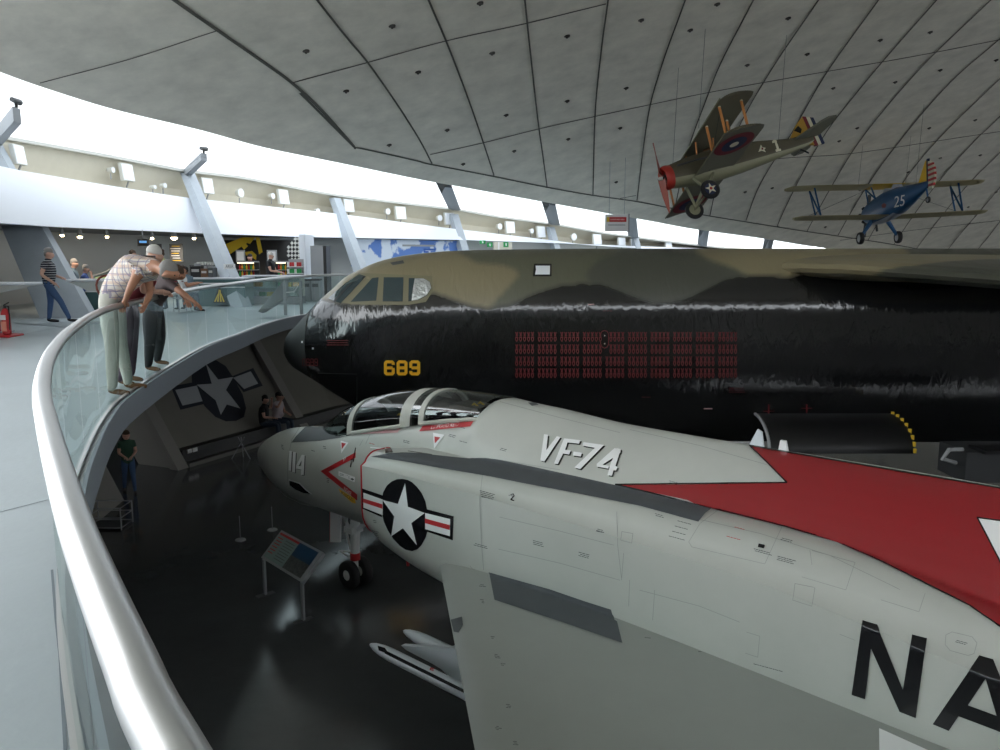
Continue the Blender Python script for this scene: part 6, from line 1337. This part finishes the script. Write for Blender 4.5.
def person(label, jt, fwd, mats, hair='hair_grey', hairk=1., group=None, sc=1., hands=True, sleeve='short', loc=None, hair_long=False):
    """jt: joints in space. One skinned body; cloth, skin and shoe are areas of it; hair and eyes are children."""
    fwd = V(fwd).normalized(); skin, shirt, trous, shoe = mats
    P = []; E_ = []; R_ = []; G = []
    def v(p, r, par, g):
        P.append(V(p)); R_.append(r * sc); 
        if par is not None: E_.append((par, len(P) - 1)); G.append((par, len(P) - 1, g))
        return len(P) - 1
    pel, chest, neck, head = V(jt['pelvis']), V(jt['chest']), V(jt['neck']), V(jt['head'])
    up_ = (head - neck).normalized(); up_ = V(jt['up']).normalized() if 'up' in jt else up_; side = fwd.cross(up_).normalized(); fw = up_.cross(side).normalized() * 1.0
    if fw.dot(fwd) < 0: fw = -fw
    tk = jt.get('torso', 1.08); a = v(pel, .15 * tk, None, 1); w_ = v(pel.lerp(chest, .45), .14 * tk, a, 1); c = v(chest, .165 * tk, w_, 1); c2 = v(chest.lerp(neck, .6), .125 * tk, c, 1)
    n = v(neck, .058, c2, 0); h0 = v(neck.lerp(head, .55) + fw * .01, .07, n, 0); h1 = v(head, .1, h0, 0); h2 = v(head + up_ * .06 * sc, .088, h1, 0)
    v(head + fw * .1 * sc - up_ * .015 * sc, .016, h1, 0)                 # nose
    for s in (1, -1): v(head + side * s * .092 * sc - up_ * .01 * sc, .014, h1, 0)   # ears
    for s in 'lr':
        sh, el, wr = V(jt[s + '_sh']), V(jt[s + '_el']), V(jt[s + '_wr']); g1 = {'none': 0, 'short': 1, 'long': 1}[sleeve]; g2 = 1 if sleeve == 'long' else 0
        i = v(sh, .07, c2, 1); j = v(sh.lerp(el, .5), .052, i, g1); k = v(el, .042, j, g2 if sleeve != 'short' else 0); m = v(wr, .028, k, g2)
        hd = (wr - el).normalized(); hnd = v(wr + hd * .06 * sc, .03, m, 0)
        if hands:
            pv = V(jt.get(s + '_palm', (0, 0, -1))).normalized(); across = hd.cross(pv)
            across = across.normalized() if across.length > .1 else hd.orthogonal().normalized()
            tgt = V(jt.get(s + '_point', (0, 0, 0)))
            for q, (o_, ln) in enumerate(((-.03, .062), (-.011, .075), (.01, .07), (.029, .055))):
                b0 = wr + hd * .09 * sc + across * o_ * sc; curl = 0.15 if (tgt.length and q == 0) else 1.
                f1 = v(b0, .0095, hnd, 0); f2 = v(b0 + hd * ln * .5 * sc + pv * .012 * curl * sc, .0088, f1, 0); v(b0 + hd * ln * (.75 if curl > .5 else 1.1) * sc + pv * .038 * curl * sc, .0078, f2, 0)
            t1 = v(wr + hd * .045 * sc - across * .042 * sc + pv * .01, .011, hnd, 0); v(wr + hd * .085 * sc - across * .056 * sc + pv * .02, .009, t1, 0)
    for s in 'lr':
        hp, kn, an = V(jt[s + '_hip']), V(jt[s + '_kn']), V(jt[s + '_an']); tr_r = jt.get('trouser', 1.)
        i = v(hp, .1, a, 2); m = v(hp.lerp(kn, .5), .085 * tr_r, i, 2); k = v(kn, .066 * tr_r, m, 2); q = v(kn.lerp(an, .5), .058 * tr_r, k, 2); z = v(an, .045 * tr_r, q, 2)
        tf = V(jt.get(s + '_toe', fwd)); tf.z = 0; tf.normalize()
        hl = v(an + V((0, 0, -.045)) - tf * .03, .035, z, 3); b_ = v(an + V((0, 0, -.055)) + tf * .12 * sc, .034, hl, 3); v(an + V((0, 0, -.065)) + tf * .2 * sc, .024, b_, 3)
    me = bpy.data.meshes.new('person_body'); me.from_pydata([tuple(p) for p in P], E_, [])
    ob = bpy.data.objects.new('tmp', me); COL.objects.link(ob)
    ob.modifiers.new('s', 'SKIN'); 
    for i, r in enumerate(R_): me.skin_vertices[0].data[i].radius = (r, r); me.skin_vertices[0].data[i].use_root = (i == 0)
    sb = ob.modifiers.new('u', 'SUBSURF'); sb.levels = 2; sb.render_levels = 2
    dg = bpy.context.evaluated_depsgraph_get(); m2 = bpy.data.meshes.new_from_object(ob.evaluated_get(dg)); bpy.data.objects.remove(ob)
    m2.materials.clear()
    for x in (skin, shirt, trous, shoe): m2.materials.append(M[x])
    segs = [(P[i], P[j], g, R_[i], R_[j]) for i, j, g in G]
    for p in m2.polygons:
        p.use_smooth = True; cc = p.center; best = 9
        for A_, B_, g, ra, rb in segs:
            d_ = B_ - A_; L = d_.length_squared or 1e-9; t = max(0, min(1, (cc - A_).dot(d_) / L)); ds = (A_ + d_ * t - cc).length / lerp(ra, rb, t)
            if ds < best: best = ds; gi = g
        p.material_index = gi
    base = V(loc) if loc is not None else V(((jt['l_an'][0] + jt['r_an'][0]) / 2, (jt['l_an'][1] + jt['r_an'][1]) / 2, min(jt['l_an'][2], jt['r_an'][2]) - .09))
    t_ = thing('person', label, 'person', base, group)
    m2.name = 'person_body'; bo = link(bpy.data.objects.new('body', m2), t_)
    R3 = Matrix((side, fw, up_)).transposed()
    mb = MB(); k_ = 1.0 * sc; mb.lathe([(.086 * math.cos(math.radians(b)), .1 * math.sin(math.radians(b))) for b in (4, 16, 30, 45, 62, 78, 89)], head + up_ * .04 * sc - fw * .03 * sc, R3 @ Matrix.Diagonal((1.1 * k_, 1.14 * k_, 1.08 * k_)).to_3x3(), 18)
    hr = mb.build('hair', hair, t_, smooth=80)
    mb = MB(); mb.ell(head - fw * .05 * sc + up_ * .012 * sc, (.082 * sc, .058 * sc, (.085 if not hair_long else .15) * sc), R3, 16); mb.build('hair', hair, t_, smooth=80)
    for s in (1, -1): mb = MB(); mb.ell(head + fw * .086 * sc + side * s * .032 * sc + up_ * .012 * sc, (.012 * sc, .008 * sc, .008 * sc), R3, 8, k=5); mb.build('eye', 'black', t_)
    mb = MB(); mb.ell(head + fw * .088 * sc - up_ * .055 * sc, (.022 * sc, .008 * sc, .006 * sc), R3, 8, k=5); mb.build('mouth', 'red_cloth', t_)
    return t_
def pj(**k): return {a: (atd(*b) if not isinstance(b, (V, tuple)) or (isinstance(b, tuple) and b[0] > 40 and len(b) == 3 and b[2] > 5) else V(b)) for a, b in k.items()}
def std(x, t, yaw, h=1.75, z0=0., **ov):
    """standing figure at picture column x and depth t; ov overrides joints in body axes (right, forward, up; metres)"""
    o = gpz(x, t, z0); R_ = Matrix.Rotation(yaw, 3, 'Z'); k = h / 1.75
    J_ = dict(pelvis=(0, 0, .97), chest=(0, .02, 1.28), neck=(0, .02, 1.5), head=(0, .05, 1.635), l_sh=(-.17, .01, 1.42), r_sh=(.17, .01, 1.42), l_el=(-.24, -.02, 1.14), r_el=(.24, -.02, 1.14), l_wr=(-.22, .1, .9), r_wr=(.22, .1, .9),
              l_hip=(-.09, 0, .9), r_hip=(.09, 0, .9), l_kn=(-.1, .03, .5), r_kn=(.1, .03, .5), l_an=(-.11, 0, .09), r_an=(.11, 0, .09))
    J_.update(ov)
    return {a: (o + R_ @ (V(p) * k) if a not in ('l_palm', 'r_palm', 'l_toe', 'r_toe') else R_ @ V(p)) if isinstance(p, tuple) else p for a, p in J_.items()}, R_ @ V((0, 1, 0)), k
SEAT = dict(pelvis=(0, 0, .55), chest=(0, .04, .88), neck=(0, .06, 1.1), head=(0, .1, 1.235), l_sh=(-.17, .05, 1.02), r_sh=(.17, .05, 1.02), l_el=(-.24, .1, .76), r_el=(.24, .1, .76), l_wr=(-.12, .32, .72), r_wr=(.12, .32, .72), l_hip=(-.09, .02, .52), r_hip=(.09, .02, .52), l_kn=(-.11, .44, .52), r_kn=(.11, .44, .52), l_an=(-.11, .46, .09), r_an=(.11, .46, .09))
D = lambda x, y, t: atd(x, y, t)
# man in plaid shirt bending over the rail
man = dict(pelvis=D(110, 291, 9.75), chest=D(134, 270, 9.45), neck=D(157, 267, 9.2), head=D(170, 274, 9.05), l_sh=D(147, 262, 9.75), r_sh=D(139, 271, 9.15), r_el=D(130, 289, 9.2), r_wr=D(125.5, 300, 9.3), l_el=D(150, 294, 9.8), l_wr=D(145, 305, 9.55),
           l_hip=D(115, 297, 9.95), r_hip=D(107, 299, 9.6), l_kn=D(120, 343, 10.0), r_kn=D(112, 345, 9.55), l_an=D(128, 386, 10.0), r_an=D(112, 392, 9.5), r_palm=V((0, 0, -1)), l_palm=V((-1, 0, 0)), trouser=1.25, torso=1.2, up=V((.25, -.1, .95)), l_toe=V((.9, .2, 0)), r_toe=V((.95, -.1, 0)))
fz = dict(man)
for s, (x, y) in (('l_an', (129, 389)), ('r_an', (113, 395))): fz[s] = atz(x, y, 0) + V((0, 0, .09))
pm = person('grey-haired man in a sleeveless plaid shirt bending over the balustrade', fz, (.9, -.3, -.35), ('skin_tan', 'plaid_cloth', 'khaki', 'shoe_brown'), 'hair_grey', sleeve='none', sc=1.08)
a = fz['pelvis'].lerp(fz['chest'], .08); ax = (fz['chest'] - fz['pelvis']).normalized(); sx = ax.orthogonal().normalized(); sy = ax.cross(sx)
MB().tube([a + (sx * math.cos(q) + sy * math.sin(q)) * .187 for q in [2 * math.pi * i / 20 for i in range(20)]], .014, 6, closed=True).build('belt', 'belt', pm)
# woman with white hair, forearms on the rail
wo_ = dict(pelvis=D(128, 297, 10.5), chest=D(142, 277, 10.15), neck=D(150, 265, 10.0), head=D(155, 256.5, 9.95), l_sh=D(150, 270, 10.35), r_sh=D(144, 275, 9.95), r_el=D(143, 292, 9.9), r_wr=D(160, 291.5, 10.1), l_el=D(152, 291, 10.4), l_wr=D(164, 293, 10.3),
           l_hip=D(131, 302, 10.7), r_hip=D(125, 303, 10.4), l_kn=D(132, 338, 10.7), r_kn=D(126, 340, 10.4), l_an=atz(131, 381, 0) + V((0, 0, .09)), r_an=atz(122, 385, 0) + V((0, 0, .09)), trouser=1.35, up=V((.3, -.1, .9)), l_palm=V((0, 0, -1)), r_palm=V((0, 0, -1)))
person('white-haired woman in purple trousers resting her forearms on the handrail', wo_, (.85, -.3, -.25), ('skin_fair', 'red_cloth', 'purple_cloth', 'shoe_brown'), 'hair_white', sleeve='short', sc=1.0)
p3_ = dict(pelvis=D(152, 300, 11.4), chest=D(164, 283, 11.1), neck=D(170, 275, 10.95), head=D(178, 275.5, 10.85), l_sh=D(171, 278, 11.3), r_sh=D(170, 284, 10.9), l_el=D(180, 291, 11.35), l_wr=D(186, 300, 11.2), r_el=D(184, 294, 10.8), r_wr=D(194, 302, 10.75),
           l_hip=D(156, 306, 11.55), r_hip=D(150, 307, 11.3), l_kn=D(160, 338, 11.5), r_kn=D(150, 340, 11.3), l_an=atz(158, 364.5, 0) + V((0, 0, .09)), r_an=atz(149, 371, 0) + V((0, 0, .09)), trouser=1.3, up=V((.3, -.1, .9)), r_point=V((1, 0, 0)), l_palm=V((0, 0, -1)), r_palm=V((0, 0, -1)))
person('woman in black trousers pointing down over the handrail', p3_, (.9, -.25, -.4), ('skin_tan', 'print_cloth', 'black_cloth', 'shoe_brown'), 'hair_brown', sleeve='short', sc=.98)
# standing man in striped shirt
J_, f_, k_ = std(52, 19.8, -math.pi * .42, 1.78, head=(0, .06, 1.64), l_kn=(-.1, -.02, .5), l_an=(-.1, -.08, .09), r_kn=(.1, .25, .52), r_an=(.1, .42, .1), r_el=(.25, -.08, 1.16), r_wr=(.16, .14, .97), l_el=(-.24, .0, 1.16), l_wr=(-.2, .22, 1.08))
person('man in a navy striped shirt and jeans leaning at the raking column', J_, f_, ('skin_fair', 'stripe_cloth', 'denim', 'shoe_black'), 'hair_grey', sc=1.12)
def seated(label, x, t, yaw, mats, hair, z0=0., sc=1., **ov):
    J_, f_, k_ = std(x, t, yaw, 1.75 * sc, z0, **{**SEAT, **ov}); o = gpz(x, t, z0); person(label, J_, f_, mats, hair, sc=sc, loc=o)
    return o, f_
def chair(o, f_, label, z0=0., mt='grey', hseat=.39):
    r = V((f_.y, -f_.x, 0)); t_ = thing('cafe_chair', label, 'chair', o, 'cafe chairs'); R_ = Matrix.Rotation(math.atan2(f_.y, f_.x) - math.pi / 2, 3, 'Z')
    MB().box(o + V((0, 0, hseat)) + f_ * .05, (.42, .42, .03), R_).build('seat', mt, t_); MB().box(o + V((0, 0, hseat + .3)) - f_ * .27, (.4, .025, .3), R_).build('backrest', mt, t_)
    for a in (-.18, .18):
        for b in (-.16, .22): MB().cyl(o + r * a + f_ * b, o + r * a + f_ * b + V((0, 0, hseat)), .012, n=6).build('leg', 'grey', t_)
o, f_ = seated('man in a slate shirt sitting beyond the second bar table', 74, 24, -1.3, ('skin_fair', 'slate_cloth', 'denim_dark', 'shoe_black'), 'hair_grey', sc=1.12); chair(o, f_, 'grey cafe chair under the man in slate')
o, f_ = seated('woman in a blue jacket sitting with a hand at her cheek', 85.5, 23.6, -1.2, ('skin_fair', 'blue_cloth', 'denim_dark', 'shoe_black'), 'hair_grey', r_el=(.22, .3, .8), r_wr=(.1, .24, 1.08)); chair(o, f_, 'grey cafe chair under the woman in blue')
J_, f_, k_ = std(135, 25, -.9, 1.78); person('brown-haired man in a navy tee standing in the cafe', J_, f_, ('skin_fair', 'navy_cloth', 'denim_dark', 'shoe_black'), 'hair_brown', sc=1.05)
J_, f_, k_ = std(166, 24.5, 1.8, 1.8, l_wr=(-.2, .3, 1.0)); person('balding man in a lime shirt standing with his back turned', J_, f_, ('skin_tan', 'lime_cloth', 'denim_dark', 'shoe_black'), 'hair_brown', sc=1.05)
o, f_ = seated('person in white sitting at the counter behind the pointing woman', 182, 23.5, -.8, ('skin_tan', 'white_cloth', 'denim_dark', 'shoe_black'), 'hair_brown', sc=.98, l_wr=(-.1, .5, .85), r_wr=(.15, .5, .85)); chair(o, f_, 'grey cafe chair under the person in white')
o, f_ = seated('person in pale blue sitting nearest the coffee machines', 189, 24.3, .9, ('skin_tan', 'slate_cloth', 'denim_dark', 'shoe_black'), 'hair_dark', sc=.95); chair(o, f_, 'grey cafe chair nearest the coffee machines')
J_, f_, k_ = std(271.5, 28.6, -1.7, 1.72, r_el=(.2, .1, 1.12), l_el=(-.2, .12, 1.1), r_wr=(.12, .36, 1.08), l_wr=(-.12, .36, 1.05)); person('white-haired woman in black serving behind the display case', J_, f_, ('skin_fair', 'black_cloth', 'black_cloth', 'shoe_black'), 'hair_white', sc=1.05)
J_, f_, k_ = std(252, 30.5, 3.3, 1.66); person('dark-haired person in red farther back behind the chiller', J_, f_, ('skin_fair', 'red_cloth', 'black_cloth', 'shoe_black'), 'hair_dark')
# people in the lower hall
def bench(label, px, py, yaw, mats, hair, **ov):
    best_ = min((abs((lambda q_: 500 + FPX * (q_ - CAM).x / (q_ - CAM).dot(CF))(pl[0] + ld * (k * .05) + lo_ * .12) - px), k) for k in range(200)); p = pl[0] + ld * (best_[1] * .05) + lo_ * .12
    R_ = Matrix.Rotation(yaw, 3, 'Z'); J_ = {**SEAT, **ov}; q = V((p.x, p.y, ZF))
    jj = {a: q + R_ @ V(b) for a, b in J_.items()}; person(label, jj, R_ @ V((0, 1, 0)), mats, hair, loc=q)
yw = math.atan2(-lo_.y, -lo_.x) - math.pi / 2
bench('person in black sitting on the plinth with a raised phone', 264, 419, yw + .5, ('skin_fair', 'black_cloth', 'denim_dark', 'shoe_black'), 'hair_dark', l_el=(-.26, .2, .95), l_wr=(-.1, .26, 1.2))
bench('person in a pale pink top sitting on the plinth', 278, 413, yw + .15, ('skin_fair', 'pink_cloth', 'denim_dark', 'shoe_black'), 'hair_dark', r_el=(.24, .2, .95), r_wr=(.08, .24, 1.17))
q = atz(130, 492, ZF); R_ = Matrix.Rotation(-2.6, 3, 'Z'); J0_ = dict(pelvis=(0, 0, .97), chest=(0, .02, 1.28), neck=(0, .02, 1.5), head=(0, .05, 1.635), l_sh=(-.17, .01, 1.42), r_sh=(.17, .01, 1.42), l_el=(-.22, .05, 1.16), r_el=(.22, .05, 1.16), l_wr=(-.1, .25, 1.08), r_wr=(.1, .25, 1.08), l_hip=(-.09, 0, .9), r_hip=(.09, 0, .9), l_kn=(-.1, .12, .5), r_kn=(.1, -.02, .5), l_an=(-.11, .22, .09), r_an=(.11, -.25, .1))
person('person in a green top and jeans walking under the gallery', {a: q + R_ @ (V(b) * .82) for a, b in J0_.items()}, R_ @ V((0, 1, 0)), ('skin_fair', 'green_cloth', 'denim', 'shoe_black'), 'hair_brown', sc=.85)
# ================================================================ camera and light
cam = bpy.data.cameras.new('camera'); co = bpy.data.objects.new('camera', cam); COL.objects.link(co)
co.location = CAM; co.rotation_euler = (math.radians(90) - PITCH, 0, 0); cam.sensor_width = 36; cam.lens = 28.8; cam.clip_end = 400; cam.clip_start = .05
SC.camera = co
w = bpy.data.worlds.new('sky'); SC.world = w; w.use_nodes = True
bg = w.node_tree.nodes['Background']; bg.inputs[0].default_value = (.93, .97, 1, 1); bg.inputs[1].default_value = 6.0
def area(name, loc, target, sx, sy, power, col=(1, 1, 1), spread=None):
    l = bpy.data.lights.new(name, 'AREA'); l.shape = 'RECTANGLE'; l.size = sx; l.size_y = sy; l.energy = power; l.color = col
    if spread: l.spread = math.radians(spread)
    o = bpy.data.objects.new(name, l); COL.objects.link(o); o.location = loc
    o.rotation_euler = (V(target) - V(loc)).to_track_quat('-Z', 'Y').to_euler(); return o
for i, x in enumerate((62, 80, 107, 152, 174, 194)):
    l = bpy.data.lights.new('downlight', 'SPOT'); l.energy = 60 if i != 4 else 110; l.color = (1, .85, .68); l.spot_size = math.radians(120); l.spot_blend = .8; l.shadow_soft_size = .08
    o = bpy.data.objects.new('downlight_lamp', l); COL.objects.link(o); o.location = atd(x, 237.5, 23 + (x - 60) * .045) + V((0, 0, -.12)); o.rotation_euler = (math.radians(25), 0, 0)
SC.view_settings.view_transform = 'Standard'; SC.view_settings.look = 'None'; SC.view_settings.gamma = 1; SC.view_settings.use_curve_mapping = False
SC.view_settings.exposure = 0.1
SC.cycles.use_denoising = True; SC.cycles.max_bounces = 8; SC.cycles.diffuse_bounces = 5; SC.cycles.transparent_max_bounces = 16; SC.cycles.sample_clamp_indirect = 6
SC.cycles.caustics_reflective = False; SC.cycles.caustics_refractive = False
